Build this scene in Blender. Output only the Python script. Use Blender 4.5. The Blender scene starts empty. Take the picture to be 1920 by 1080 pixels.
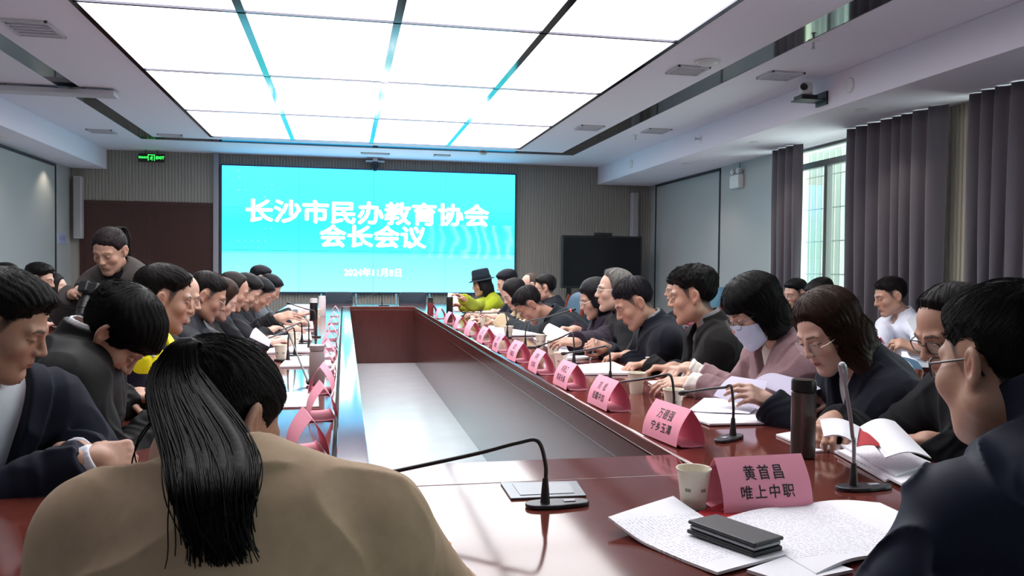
import bpy, bmesh, math, random
import numpy as np
from mathutils import Vector, Matrix

SC = bpy.context.scene
COL = SC.collection
# ------------------------------------------------------------------ camera
CAMH = 1.28
FPX = 1542.0
CAMR = np.array([[0.979918, -0.199909, 0.010000],
                 [-0.004900, 0.025000, 0.999700],
                 [0.199900, 0.979500, -0.023500]])
def _ortho():
    f = CAMR[2] / np.linalg.norm(CAMR[2])
    r = CAMR[0] - f * (CAMR[0] @ f); r /= np.linalg.norm(r)
    u = np.cross(r, f)
    return np.stack([r, u, f])
CAMR = _ortho()
cam_data = bpy.data.cameras.new('camera')
cam = bpy.data.objects.new('camera', cam_data)
COL.objects.link(cam)
cam_data.sensor_width = 36.0
cam_data.lens = FPX / 1920 * 36.0
cam_data.clip_start = 0.02
cam_data.clip_end = 200
M = Matrix.Identity(4)
for i in range(3):
    M[i][0] = CAMR[0][i]; M[i][1] = CAMR[1][i]; M[i][2] = -CAMR[2][i]
M[2][3] = CAMH
cam.matrix_world = M
SC.camera = cam
CAMP = np.array([0, 0, CAMH])

def ray(px, py):
    return CAMR.T @ np.array([px - 960.0, -(py - 540.0), FPX])
def atz(px, py, z):
    d = ray(px, py); t = (z - CAMH) / d[2]
    return Vector(CAMP + t * d)
def aty(px, py, y):
    d = ray(px, py); return Vector(CAMP + d * (y / d[1]))
def atx(px, py, x):
    d = ray(px, py); return Vector(CAMP + d * (x / d[0]))

# ------------------------------------------------------------------ exposure, world
SC.view_settings.view_transform = 'Standard'
SC.view_settings.look = 'None'
SC.view_settings.gamma = 1.0
SC.view_settings.exposure = 0.25
SC.view_settings.use_curve_mapping = False
SC.cycles.max_bounces = 7
SC.cycles.diffuse_bounces = 4
SC.cycles.glossy_bounces = 4
SC.cycles.transmission_bounces = 6
SC.cycles.transparent_max_bounces = 8
SC.cycles.sample_clamp_indirect = 6.0
SC.cycles.caustics_reflective = False
SC.cycles.caustics_refractive = False
PANEL_L = 3.7        # luminous ceiling
SCREEN_L = 2.0
DOWN_W = 16.0
world = bpy.data.worlds.new('world'); SC.world = world
world.use_nodes = True
bgn = world.node_tree.nodes['Background']
bgn.inputs['Color'].default_value = (0.90, 1.0, 0.97, 1)
bgn.inputs['Strength'].default_value = 4.5

# ------------------------------------------------------------------ materials
def lin(c):
    if isinstance(c, str):
        c = c.lstrip('#'); c = tuple(int(c[i:i+2], 16) / 255 for i in (0, 2, 4))
    return tuple((x / 12.92 if x <= 0.04045 else ((x + 0.055) / 1.055) ** 2.4) for x in c)
MATS = {}
def mat(name, col=(.5, .5, .5), rough=.5, metal=0.0, spec=.5, bump=None, coat=0.0, sheen=0.0, var=None, vcol=False,
        emit=None, es=0.0, trans=0.0, alpha=1.0, ior=1.5, stretch=None, sss=0.0, aniso=0.0):
    if name in MATS: return MATS[name]
    m = bpy.data.materials.new(name); m.use_nodes = True
    nt = m.node_tree; b = nt.nodes['Principled BSDF']
    b.inputs['Base Color'].default_value = (*col, 1)
    b.inputs['Roughness'].default_value = rough
    b.inputs['Metallic'].default_value = metal
    b.inputs['Specular IOR Level'].default_value = spec
    b.inputs['IOR'].default_value = ior
    b.inputs['Coat Weight'].default_value = coat
    b.inputs['Coat Roughness'].default_value = .09
    b.inputs['Sheen Weight'].default_value = sheen
    b.inputs['Transmission Weight'].default_value = trans
    b.inputs['Alpha'].default_value = alpha
    b.inputs['Anisotropic'].default_value = aniso
    if sss:
        b.inputs['Subsurface Weight'].default_value = sss
        b.inputs['Subsurface Radius'].default_value = (.012, .004, .002)
        b.inputs['Subsurface Scale'].default_value = 1.0
    if emit is not None:
        b.inputs['Emission Color'].default_value = (*emit, 1)
        b.inputs['Emission Strength'].default_value = es
    tc = None
    def coords(scale, st=None):
        nonlocal tc
        if tc is None: tc = nt.nodes.new('ShaderNodeTexCoord')
        mp = nt.nodes.new('ShaderNodeMapping')
        nt.links.new(tc.outputs['Object'], mp.inputs['Vector'])
        s = st or (1, 1, 1)
        mp.inputs['Scale'].default_value = (scale * s[0], scale * s[1], scale * s[2])
        return mp
    src = None
    if vcol:
        at = nt.nodes.new('ShaderNodeAttribute'); at.attribute_name = 'Col'
        src = at.outputs['Color']
    if var:      # (scale, amount)
        mp = coords(var[0], stretch)
        n = nt.nodes.new('ShaderNodeTexNoise'); n.inputs['Detail'].default_value = 5
        nt.links.new(mp.outputs[0], n.inputs['Vector'])
        mr = nt.nodes.new('ShaderNodeMapRange')
        mr.inputs['From Min'].default_value = .3; mr.inputs['From Max'].default_value = .7
        mr.inputs['To Min'].default_value = 1 - var[1]; mr.inputs['To Max'].default_value = 1 + var[1]
        nt.links.new(n.outputs['Fac'], mr.inputs['Value'])
        mx = nt.nodes.new('ShaderNodeMix'); mx.data_type = 'RGBA'; mx.blend_type = 'MULTIPLY'
        mx.inputs['Factor'].default_value = 1
        if src is not None: nt.links.new(src, mx.inputs[6])
        else: mx.inputs[6].default_value = (*col, 1)
        nt.links.new(mr.outputs[0], mx.inputs[7])
        src = mx.outputs[2]
    if src is not None:
        nt.links.new(src, b.inputs['Base Color'])
    if bump:     # (scale, strength, distance)
        mp = coords(bump[0], stretch)
        n = nt.nodes.new('ShaderNodeTexNoise'); n.inputs['Detail'].default_value = 3
        nt.links.new(mp.outputs[0], n.inputs['Vector'])
        bp = nt.nodes.new('ShaderNodeBump'); bp.inputs['Strength'].default_value = bump[1]
        bp.inputs['Distance'].default_value = bump[2] if len(bump) > 2 else .002
        nt.links.new(n.outputs['Fac'], bp.inputs['Height'])
        nt.links.new(bp.outputs[0], b.inputs['Normal'])
    MATS[name] = m
    return m

# ------------------------------------------------------------------ mesh collector
class MB:
    def __init__(s): s.v = []; s.f = []; s.mi = []
    def add(s, vs, fs, mi=0):
        o = len(s.v); s.v += [tuple(v) for v in vs]
        s.f += [tuple(i + o for i in f) for f in fs]; s.mi += [mi] * len(fs)
        return s
    def box(s, a, b, mi=0):
        x0, y0, z0 = a; x1, y1, z1 = b
        if x0 > x1: x0, x1 = x1, x0
        if y0 > y1: y0, y1 = y1, y0
        if z0 > z1: z0, z1 = z1, z0
        return s.add([(x0, y0, z0), (x1, y0, z0), (x1, y1, z0), (x0, y1, z0), (x0, y0, z1), (x1, y0, z1), (x1, y1, z1), (x0, y1, z1)],
                     [(3, 2, 1, 0), (4, 5, 6, 7), (0, 1, 5, 4), (1, 2, 6, 5), (2, 3, 7, 6), (3, 0, 4, 7)], mi)
    def obox(s, c, ax, half, mi=0):
        c = Vector(c); ax = [Vector(a) for a in ax]
        vs = []
        for dz in (-1, 1):
            for dx, dy in ((-1, -1), (1, -1), (1, 1), (-1, 1)):
                vs.append(c + ax[0] * dx * half[0] + ax[1] * dy * half[1] + ax[2] * dz * half[2])
        return s.add(vs, [(3, 2, 1, 0), (4, 5, 6, 7), (0, 1, 5, 4), (1, 2, 6, 5), (2, 3, 7, 6), (3, 0, 4, 7)], mi)
    def quad(s, a, b, c, d, mi=0): return s.add([a, b, c, d], [(0, 1, 2, 3)], mi)
    def tube(s, pts, r, n=8, cap=True, mi=0):
        pts = [Vector(p) for p in pts]; m = len(pts)
        rs = r if isinstance(r, (list, tuple)) else [r] * m
        o = len(s.v); prev = None
        for i, p in enumerate(pts):
            t = (pts[min(i + 1, m - 1)] - pts[max(i - 1, 0)]).normalized()
            if prev is None:
                a = Vector((0, 0, 1)) if abs(t.z) < .9 else Vector((1, 0, 0))
                u = t.cross(a).normalized()
            else:
                u = (prev - t * prev.dot(t)).normalized()
            prev = u; w = t.cross(u)
            for k in range(n):
                an = 2 * math.pi * k / n
                s.v.append(tuple(p + (u * math.cos(an) + w * math.sin(an)) * rs[i]))
        for i in range(m - 1):
            for k in range(n):
                k2 = (k + 1) % n
                s.f.append((o + i * n + k, o + i * n + k2, o + (i + 1) * n + k2, o + (i + 1) * n + k)); s.mi.append(mi)
        if cap:
            s.f.append(tuple(o + k for k in range(n))[::-1]); s.mi.append(mi)
            s.f.append(tuple(o + (m - 1) * n + k for k in range(n))); s.mi.append(mi)
        return s
    def lathe(s, prof, n=24, c=(0, 0, 0), mi=0, mat4=None, sx=1, sy=1):
        o = len(s.v); m = len(prof)
        for r, z in prof:
            for k in range(n):
                a = 2 * math.pi * k / n
                v = Vector((r * math.cos(a) * sx, r * math.sin(a) * sy, z))
                if mat4 is not None: v = mat4 @ v
                s.v.append((v.x + c[0], v.y + c[1], v.z + c[2]))
        for i in range(m - 1):
            for k in range(n):
                k2 = (k + 1) % n
                s.f.append((o + i * n + k, o + i * n + k2, o + (i + 1) * n + k2, o + (i + 1) * n + k)); s.mi.append(mi)
        if prof[0][0] > 1e-6: s.f.append(tuple(o + k for k in range(n))[::-1]); s.mi.append(mi)
        if prof[-1][0] > 1e-6: s.f.append(tuple(o + (m - 1) * n + k for k in range(n))); s.mi.append(mi)
        return s
    def prism(s, poly, fn0, fn1, mi=0):
        """poly: list of 2D points; fn0/fn1 map a 2D point to 3D for both ends"""
        o = len(s.v); n = len(poly)
        s.v += [tuple(fn0(p)) for p in poly] + [tuple(fn1(p)) for p in poly]
        s.f.append(tuple(range(o, o + n))[::-1]); s.f.append(tuple(range(o + n, o + 2 * n))); s.mi += [mi, mi]
        for k in range(n):
            k2 = (k + 1) % n
            s.f.append((o + k, o + k2, o + n + k2, o + n + k)); s.mi.append(mi)
        return s
    def sheet(s, fn, nu, nv, th, mi=0):
        """closed thin sheet: fn(u,v)->(point); thickness th downwards along -z (or given normal)"""
        o = len(s.v)
        top = [fn(i / nu, j / nv) for j in range(nv + 1) for i in range(nu + 1)]
        s.v += [tuple(p) for p in top] + [(p[0], p[1], p[2] - th) for p in top]
        N = (nu + 1) * (nv + 1)
        def I(i, j): return o + j * (nu + 1) + i
        for j in range(nv):
            for i in range(nu):
                q = (I(i, j), I(i + 1, j), I(i + 1, j + 1), I(i, j + 1))
                s.f.append(q); s.mi.append(mi)
                s.f.append(tuple(x + N for x in q)[::-1]); s.mi.append(mi)
        bd = [I(i, 0) for i in range(nu + 1)] + [I(nu, j) for j in range(1, nv + 1)] + [I(i, nv) for i in range(nu - 1, -1, -1)] + [I(0, j) for j in range(nv - 1, 0, -1)]
        for k in range(len(bd)):
            a, b = bd[k], bd[(k + 1) % len(bd)]
            s.f.append((a, a + N, b + N, b)); s.mi.append(mi)
        return s

def link(o): COL.objects.link(o); return o
def tag(o, label=None, cat=None, group=None, kind=None):
    if label: o['label'] = label
    if cat: o['category'] = cat
    if group: o['group'] = group
    if kind: o['kind'] = kind
    return o
def thing(name, label, cat, loc=(0, 0, 0), rz=0.0, group=None):
    o = bpy.data.objects.new(name, None); link(o)
    o.empty_display_size = .05
    o.location = loc; o.rotation_euler = (0, 0, rz)
    return tag(o, label, cat, group)
def obj(name, mb, mats, parent=None, smooth=False, bevel=0.0, world=False, label=None, seg=2):
    """link mb as ONE mesh object. world=True: vertices are in world space, the parent has no rotation"""
    me = bpy.data.meshes.new(name)
    vs = mb.v
    if world and parent is not None:
        p = parent
        off = Vector((0, 0, 0))
        while p is not None: off += p.location; p = p.parent
        vs = [(v[0] - off.x, v[1] - off.y, v[2] - off.z) for v in vs]
    me.from_pydata(vs, [], mb.f)
    if not isinstance(mats, (list, tuple)): mats = [mats]
    for m in mats: me.materials.append(m)
    if len(mats) > 1: me.polygons.foreach_set('material_index', mb.mi)
    if smooth: me.polygons.foreach_set('use_smooth', [True] * len(me.polygons))
    me.update()
    o = bpy.data.objects.new(name, me); link(o)
    if parent is not None: o.parent = parent
    if bevel:
        md = o.modifiers.new('bevel', 'BEVEL'); md.width = bevel; md.segments = seg; md.limit_method = 'ANGLE'; md.angle_limit = .6
        md.harden_normals = False
    if smooth and not bevel: smooth_by_angle(me)
    if label: o['label'] = label
    return o
def smooth_by_angle(me, ang=0.7):
    bm = bmesh.new(); bm.from_mesh(me)
    for e in bm.edges:
        if len(e.link_faces) == 2 and e.calc_face_angle(0) > ang: e.smooth = False
    bm.to_mesh(me); bm.free()
def struct(name, mb, mats, parent=None, **kw):
    o = obj(name, mb, mats, parent, **kw)
    if parent is None: o['kind'] = 'structure'
    return o
def dup(root, loc, rz=0.0, label=None, group=None, scale=None):
    r = root.copy(); link(r); r.location = loc; r.rotation_euler = (0, 0, rz)
    if label: r['label'] = label
    if group: r['group'] = group
    if scale: r.scale = scale
    for ch in list(root.children):
        c = ch.copy(); link(c); c.parent = r
        for g in list(ch.children):
            d = g.copy(); link(d); d.parent = c
    return r
def text_mb(body, size, fn, thick=0.0, spacing=1.0, heavy=0.0, align='CENTER'):
    """flat lettering mapped by fn(x, y) -> world/local point; returns MB with thickness by fn offset"""
    cu = bpy.data.curves.new('lettering', 'FONT'); cu.body = body; cu.size = size
    cu.align_x = align; cu.align_y = 'CENTER'; cu.space_character = spacing
    cu.resolution_u = 3
    o = bpy.data.objects.new('lettering', cu); link(o)
    dg = bpy.context.evaluated_depsgraph_get()
    me = bpy.data.meshes.new_from_object(o.evaluated_get(dg))
    mb = MB()
    shifts = [(0, 0)] if not heavy else [(math.cos(a) * heavy, math.sin(a) * heavy) for a in (.4, 1.97, 3.54, 5.11)]
    for dx, dy in shifts:
        mb.add([fn(v.co.x + dx, v.co.y + dy) for v in me.vertices], [tuple(p.vertices) for p in me.polygons])
    bpy.data.objects.remove(o); bpy.data.curves.remove(cu); bpy.data.meshes.remove(me)
    return mb
rnd = random.Random(7)
# ------------------------------------------------------------------ room materials
m_ceil = mat('ceiling_paint', lin('#e6e0ec'), .9)
m_wall = mat('grey_wall_panel', lin('#a6a7a7'), .36, bump=(3, .05))
m_rib = mat('ribbed_wall', lin('#8f8a84'), .6)
m_black = mat('black_trim', lin('#1c1b1f'), .35)
m_mirror = mat('dark_mirror_strip', lin('#6d7076'), .07, metal=1.0)
m_gridbar = mat('light_grid_bar', lin('#5c5c66'), .10, metal=1.0)
m_panel = mat('luminous_film', (.9, .9, .9), .6, emit=(1.0, .985, 1.0), es=PANEL_L)
m_white = mat('white_plastic', lin('#d8d8da'), .45)
m_greyp = mat('grey_plastic', lin('#c2bec6'), .5)
m_blackp = mat('black_plastic', lin('#17171a'), .38)
m_floor = mat('pale_floor_tile', lin('#b9b9bd'), .22, var=(.7, .04))
m_woodd = mat('dark_door_wood', lin('#3a1d1a'), .35, var=(3, .2), stretch=(8, 8, .6))
m_alu = mat('grey_window_frame', lin('#6f7473'), .4, metal=.3)
m_glass = bpy.data.materials.new('window_glass'); m_glass.use_nodes = True
_n = m_glass.node_tree; _n.nodes.clear()
_o = _n.nodes.new('ShaderNodeOutputMaterial'); _x = _n.nodes.new('ShaderNodeMixShader'); _t = _n.nodes.new('ShaderNodeBsdfTransparent'); _g = _n.nodes.new('ShaderNodeBsdfGlossy'); _f = _n.nodes.new('ShaderNodeLayerWeight')
_p = _n.nodes.new('ShaderNodeMath'); _p.operation = 'POWER'; _p.inputs[1].default_value = 3.2; _n.links.new(_f.outputs['Facing'], _p.inputs[0]); _f.inputs['Blend'].default_value = .5
_t.inputs['Color'].default_value = (.90, .95, .93, 1); _g.inputs['Roughness'].default_value = .01
_n.links.new(_p.outputs[0], _x.inputs[0]); _n.links.new(_t.outputs[0], _x.inputs[1]); _n.links.new(_g.outputs[0], _x.inputs[2]); _n.links.new(_x.outputs[0], _o.inputs[0])
m_down = mat('downlight_lens', (1, 1, 1), .5, emit=(1.0, .93, .80), es=9)
m_curt = mat('grey_curtain_cloth', lin('#565058'), .85, sheen=.35, bump=(260, .25, .001))
m_curt.node_tree.nodes['Principled BSDF'].inputs['Sheen Roughness'].default_value = .4

CZ = 3.05
XL, XR, YN, YF = -4.10, 5.25, -2.6, 13.7
SL, SR, SZ = -3.59, 4.29, 2.75
# floor
struct('floor', MB().box((XL - .2, YN - .2, -.1), (XR + .5, YF + .2, 0)), m_floor)
# ceiling with openings
GX = [-1.79, -.712, .365, 1.453, 2.515]
GY = [11.88, 9.945, 7.98, 6.02, 4.06, 2.1]
gi = (-2.60, 3.24, 12.16); go = (-2.81, 3.49, 12.43); gn = (-.3, -.5)
c = MB()
t = CZ + .12
c.box((XL - .2, go[2], CZ), (XR + .2, YF + .2, t))                    # far outer
c.box((XL - .2, YN - .2, CZ), (go[0], go[2], t))
c.box((go[1], YN - .2, CZ), (XR + .2, go[2], t))
c.box((go[0], YN - .2, CZ), (go[1], gn[1], t))
c.box((gi[0], GY[0], CZ), (gi[1], gi[2], t))                          # inner field
c.box((gi[0], gn[0], CZ), (gi[1], GY[-1], t))
c.box((gi[0], GY[-1], CZ), (GX[0], GY[0], t))
c.box((GX[-1], GY[-1], CZ), (gi[1], GY[0], t))
c.box((XL - .2, YN - .2, t), (XR + .2, YF + .2, t + .08))
struct('ceiling', c, m_ceil)
s = MB()
z1, z2 = CZ + .004, CZ + .03
s.box((go[0], gi[2], z1), (go[1], go[2], z2))
s.box((go[0], gn[1], z1), (gi[0], gi[2], z2)); s.box((gi[1], gn[1], z1), (go[1], gi[2], z2))
s.box((gi[0], gn[1], z1), (gi[1], gn[0], z2))
struct('trim_1', s, m_mirror)
# luminous panels, grid bars
ORD = ['first', 'second', 'third', 'fourth', 'fifth', 'sixth', 'seventh', 'eighth', 'ninth', 'tenth', 'eleventh', 'twelfth']
COLN = ['leftmost', 'second from left', 'third from left', 'rightmost']
ROWN = ['row nearest the big screen', 'second row from the big screen', 'third row from the big screen', 'fourth row from the big screen', 'row nearest the camera']
for r in range(5):
    for k in range(4):
        o = obj('ceiling_light_panel', MB().box((GX[k] + .02, GY[r + 1] + .01, CZ + .004), (GX[k + 1] - .02, GY[r] - .01, CZ + .05)), m_panel)
        tag(o, 'white luminous ceiling panel, %s in the %s' % (COLN[k], ROWN[r]), 'ceiling light', 'luminous ceiling panels')
g = MB()
for i, x in enumerate(GX):
    w = .03 if 0 < i < 4 else .022
    g.box((x - w, GY[-1] - .02, CZ - .012), (x + w, GY[0] + .02, CZ + .004))
for i, y in enumerate(GY):
    g.box((GX[0], y - .014, CZ - .012), (GX[-1], y + .014, CZ + .003))
struct('trim_2', g, m_gridbar)
# soffits
struct('ceiling_left', MB().box((XL - .1, YN, SZ), (SL, YF, CZ)), m_ceil, bevel=.004)
struct('ceiling_right', MB().box((SR, YN, SZ), (XR + .4, YF, CZ)), m_ceil, bevel=.004)
# walls
struct('wall_left', MB().box((XL - .15, YN, 0), (XL, YF, SZ)), m_wall)
struct('wall_near', MB().box((XL, YN - .15, 0), (XR, YN, CZ)), m_wall)
w = MB()
w.box((XR, 9.50, 0), (XR + .35, YF, SZ)); w.box((XR, YN, 0), (XR + .35, -1.2, SZ)); w.box((XR, 2.6, 0), (XR + .35, 3.2, SZ)); w.box((XR, -1.2, 0), (XR + .35, 2.6, .55))
w.box((XR, 3.2, 0), (XR + .35, 9.5, .55))
struct('wall_right', w, m_wall)
def ribs(mb, ax, a, b, fixed, z0, z1, pitch, depth, sgn):
    """fluted board: ax 'x' runs along x at y=fixed, ribs stick out towards sgn"""
    n = max(1, round((b - a) / pitch)); p = (b - a) / n
    pts = []
    for i in range(n):
        u = a + i * p
        pts += [(u, 0), (u + .28 * p, 0), (u + .36 * p, 1), (u + .92 * p, 1)]
    pts.append((b, 0))
    vs = []
    for z in (z0, z1):
        for u, d in pts:
            q = fixed + sgn * (d * depth + .001)
            vs.append((u, q, z) if ax == 'x' else (q, u, z))
    m = len(pts)
    fs = [(i, i + 1, m + i + 1, m + i) for i in range(m - 1)]
    mb.add(vs, fs)
    # cap top
    return mb
struct('wall_far', MB().box((XL, YF, 0), (XR + .35, YF + .15, CZ)), m_rib)
fb = MB()
ribs(fb, 'x', -1.985, XR, YF, 0, CZ, .048, .012, -1)
ribs(fb, 'x', XL, -1.985, YF, 2.27, CZ, .048, .012, -1)
struct('wall_far_ribs', fb, m_rib)['kind'] = 'structure'
struct('trim_3', MB().box((-2.02, YF - .10, 0), (-1.94, YF, CZ)), mat('trim_paint', lin('#8a8790'), .5), bevel=.004)
# pilaster between the windows
pl = MB().box((XR + .0, 6.06, 0), (XR + .35, 6.46, SZ))
ribs(pl, 'y', 6.06, 6.46, XR, 0, SZ, .05, .012, -1)
struct('trim_4', pl, mat('pilaster_paint', lin('#aaa595'), .6))
# black reveals of wall panels
tr = MB()
tr.box((XR - .012, 10.92, 0), (XR, 10.95, SZ - .02)); tr.box((XR - .012, 13.38, 0), (XR, 13.41, SZ - .02))
tr.box((XR - .012, 10.92, SZ - .045), (XR, 13.41, SZ - .005))
tr.box((XL, 12.98, 0), (XL + .012, 13.01, SZ - .02)); tr.box((XL, 6.0, SZ - .06), (XL + .012, 13.0, SZ - .02))
tr.box((XL, 10.2, 0), (XL + .01, 10.22, SZ - .05)); tr.box((XL, 7.4, 0), (XL + .01, 7.42, SZ - .05))
struct('trim_5', tr, m_black)
bl = MB(); bl.box((XL, YN, 0), (XL + .015, YF, .1)); struct('baseboard_left', bl, m_black)
bl = MB(); bl.box((XR - .015, 9.5, 0), (XR, YF, .1)); struct('baseboard_right', bl, m_black)
bl = MB(); bl.box((-1.9, YF - .015, 0), (XR, YF - .013, .1)); struct('baseboard_far', bl, m_black)
# dark double door
d = bpy.data.objects.new('door_1', None); link(d); d['kind'] = 'structure'; d.location = (-2.98, YF, 0)
f = MB(); f.box((-3.97, YF - .03, 2.2), (-1.99, YF, 2.265)); f.box((-3.97, YF - .03, 0), (-3.90, YF, 2.2)); f.box((-2.05, YF - .03, 0), (-2.02, YF, 2.2))
obj('door_frame', f, m_woodd, d, world=True)
for a, b, hx in ((-3.90, -2.985, -3.08), (-2.975, -2.05, -2.88)):
    lf = obj('door_leaf', MB().box((a, YF - .02, .01), (b, YF - .002, 2.2)), m_woodd, d, world=True)
    obj('door_handle', MB().tube([(hx, YF - .02, .85), (hx, YF - .06, .85), (hx, YF - .06, 1.08), (hx, YF - .02, 1.08)], .011, 8), mat('steel', lin('#b8b8bc'), .25, metal=1), lf, world=True, smooth=True)
# windows on the right
def window(name, y0, y1, mull):
    r = bpy.data.objects.new(name, None); link(r); r['kind'] = 'structure'; r.location = (5.45, (y0 + y1) / 2, .55)
    f = MB(); x0, x1 = 5.42, 5.49
    f.box((x0, y0, .55), (x1, y0 + .05, SZ)); f.box((x0, y1 - .05, .55), (x1, y1, SZ))
    f.box((x0, y0, .55), (x1, y1, .61)); f.box((x0, y0, SZ - .03), (x1, y1, SZ)); f.box((x0 - .01, y0, 2.50), (x1, y1, 2.575))
    for y in mull: f.box((x0, y - .03, .55), (x1, y + .03, 2.5))
    obj('window_frame', f, m_alu, r, world=True, bevel=.004)
    ys = [y0 + .05] + list(mull) + [y1 - .05]
    for a, b in zip(ys[:-1], ys[1:]):
        obj('pane', MB().box((5.452, a, .6), (5.458, b, 2.505)), m_glass, r, world=True)
    obj('pane', MB().box((5.452, y0 + .05, 2.57), (5.458, y1 - .05, SZ - .03)), m_glass, r, world=True)
    hd = MB(); yy = mull[0] + .012
    hd.box((5.40, yy - .012, 1.40), (5.42, yy + .012, 1.48)); hd.tube([(5.395, yy, 1.44), (5.385, yy, 1.36)], .009, 6)
    obj('window_handle', hd, m_white, r, world=True)
    bars = MB()
    for k in range(int((y1 - y0) / .13)):
        yb = y0 + .06 + k * .13
        bars.tube([(5.72, yb, .5), (5.72, yb, 3.0)], .007, 6)
    for z in (.85, 1.25, 1.65, 2.05, 2.45, 2.75): bars.tube([(5.72, y0, z), (5.72, y1, z)], .009, 6)
    obj('window_bars', bars, m_white, r, world=True)
    return r
window('window_1', 6.46, 9.5, [7.52, 8.58])
window('window_2', 3.2, 6.06, [4.15, 5.1])
window('window_3', -1.2, 2.6, [.1, 1.4])
struct('window_sill', MB().box((5.3, 3.2, .53), (5.6, 9.5, .56)), m_white)['kind'] = 'structure'
# building outside
tag(obj('neighbouring_wall', MB().box((7.0, 10.68, -.5), (7.3, 11.54, 6)), mat('outside_render', lin('#8f9a92'), .9)), 'grey outside wall seen through the window left of the wide curtain', 'building')
tag(obj('pale_outside_wall', MB().box((7.6, 11.9, -.5), (7.9, 16, 6)), mat('outside_pale', lin('#e6ecd2'), .9)), 'pale cream outside wall beyond the left window pane', 'building')

# curtains
def curtain(label, y0, y1, x, amp, seed, drift=.0):
    R = random.Random(seed)
    L = y1 - y0; nf = max(3, round(L / .165)); NU = nf * 14; NV = 14
    ph = []; acc = 0
    for i in range(nf + 1): ph.append(acc); acc += R.uniform(.7, 1.3)
    tot = ph[-1]
    def phase(u):
        s = u * nf; i = min(int(s), nf - 1); fr = s - i
        a = ph[i] / tot; b = ph[i + 1] / tot
        return i + fr
    warp = [ (p / tot) for p in ph]
    am = [R.uniform(.65, 1.2) for _ in range(nf + 2)]
    o = MB()
    def pt(u, v, off):
        s = phase(u); i = min(int(s), nf - 1); fr = s - i
        y = y0 + L * (warp[i] * (1 - fr) + warp[i + 1] * fr)
        a = amp * (am[i] * (1 - fr) + am[i + 1] * fr)
        z = .03 + (2.742 - .03) * v
        w = math.cos(2 * math.pi * s)
        sh = math.copysign(abs(w) ** .75, w)
        flare = .8 + .35 * (1 - v)
        xx = x + a * sh * flare + .012 * math.sin(3.1 * s + 2.4 * v) * (1 - v) + off
        return (xx, y + drift * (1 - v) * math.sin(u * 3) + .018 * math.sin(2 * math.pi * s + 5 * v), z)
    vs = []; fs = []
    for off in (-.002, .002):
        for j in range(NV + 1):
            for i in range(NU + 1): vs.append(pt(i / NU, j / NV, off))
    N = (NU + 1) * (NV + 1)
    for j in range(NV):
        for i in range(NU):
            q = (j * (NU + 1) + i, j * (NU + 1) + i + 1, (j + 1) * (NU + 1) + i + 1, (j + 1) * (NU + 1) + i)
            fs += [q, tuple(k + N for k in q)[::-1]]
    for j in range(NV):
        for i in (0, NU):
            a = j * (NU + 1) + i; b = (j + 1) * (NU + 1) + i
            fs.append((a, b, b + N, a + N))
    o.add(vs, fs)
    c = obj('curtain', o, m_curt, smooth=True)
    return tag(c, label, 'curtain', 'grey window curtains')
curtain('narrow dark grey curtain gathered beside the grey wall panel', 8.60, 9.22, 5.10, .045, 1)
curtain('wide dark grey curtain between the two window gaps', 6.28, 7.66, 5.08, .052, 2)
curtain('dark grey curtain at the right edge beyond the ribbed pilaster', 3.6, 5.92, 5.03, .055, 5, drift=.05)

# downlights
def downlight(x, y, label):
    r = thing('downlight', label, 'ceiling light', (x, y, SZ), group='recessed downlights')
    rim = MB().lathe([(.048, 0), (.062, 0), (.065, -.004), (.06, -.007), (.047, -.005)], 24)
    obj('rim', rim, m_white, r, smooth=True)
    obj('lens', MB().lathe([(0.0001, -.003), (.046, -.004), (.046, -.001)], 24), m_down, r)
    L = bpy.data.lights.new('downlight_beam', 'SPOT'); L.energy = DOWN_W; L.color = (1, .88, .70)
    L.spot_size = 1.9; L.spot_blend = .6; L.shadow_soft_size = .04
    lo = bpy.data.objects.new('downlight_beam', L); link(lo); lo.parent = r; lo.location = (0, 0, -.015)
for x, y, lb in ((4.585, 6.70, 'round downlight in the right soffit above the wide curtain'), (4.585, 8.68, 'round downlight in the right soffit above the narrow curtain'),
                 (4.6, 10.65, 'round downlight in the right soffit nearest the big screen'), (-3.9, 10.61, 'round downlight in the left soffit at the left picture edge'),
                 (-3.9, 12.54, 'round downlight in the left soffit nearest the exit sign')):
    downlight(x, y, lb)

# ceiling furniture
def vent(x, y, sx, sy, label, z=CZ):
    r = thing('air_vent', label, 'vent', (x, y, z), group='ceiling vents')
    f = MB(); f.box((-sx, -sy, -.018), (sx, -sy + .02, 0)); f.box((-sx, sy - .02, -.018), (sx, sy, 0)); f.box((-sx, -sy, -.018), (-sx + .02, sy, 0)); f.box((sx - .02, -sy, -.018), (sx, sy, 0))
    obj('frame', f, m_greyp, r, bevel=.002)
    l = MB(); n = 5
    for k in range(n):
        yy = -sy + .02 + (k + .5) * (2 * sy - .04) / n
        l.box((-sx + .02, yy - .012, -.014), (sx - .02, yy + .008, -.004))
    obj('louvre', l, m_greyp, r)
vent(2.96, 6.84, .15, .15, 'square grey ceiling vent right of the light panels near the smoke detector')
vent(3.846, 6.83, .16, .15, 'square grey ceiling vent between mirror strip and right soffit, beside the ceiling camera')
vent(2.985, 9.89, .15, .16, 'small grey vent right of the light panels towards the big screen')
vent(3.869, 9.90, .15, .16, 'small grey vent between mirror strip and right soffit, towards the big screen')
vent(-2.30, 6.80, .17, .22, 'square grey ceiling vent at the upper left corner of the picture')
vent(-3.159, 11.81, .16, .14, 'small grey vent left of the mirror strip near the exit sign')
vent(-2.321, 11.95, .16, .1, 'small grey vent inside the mirror strip corner above the exit sign')
vent(.46, 12.98, .22, .06, 'slim grey vent above the camera over the big screen')
vent(1.49, 12.90, .13, .07, 'small grey vent over the right half of the big screen')
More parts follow.
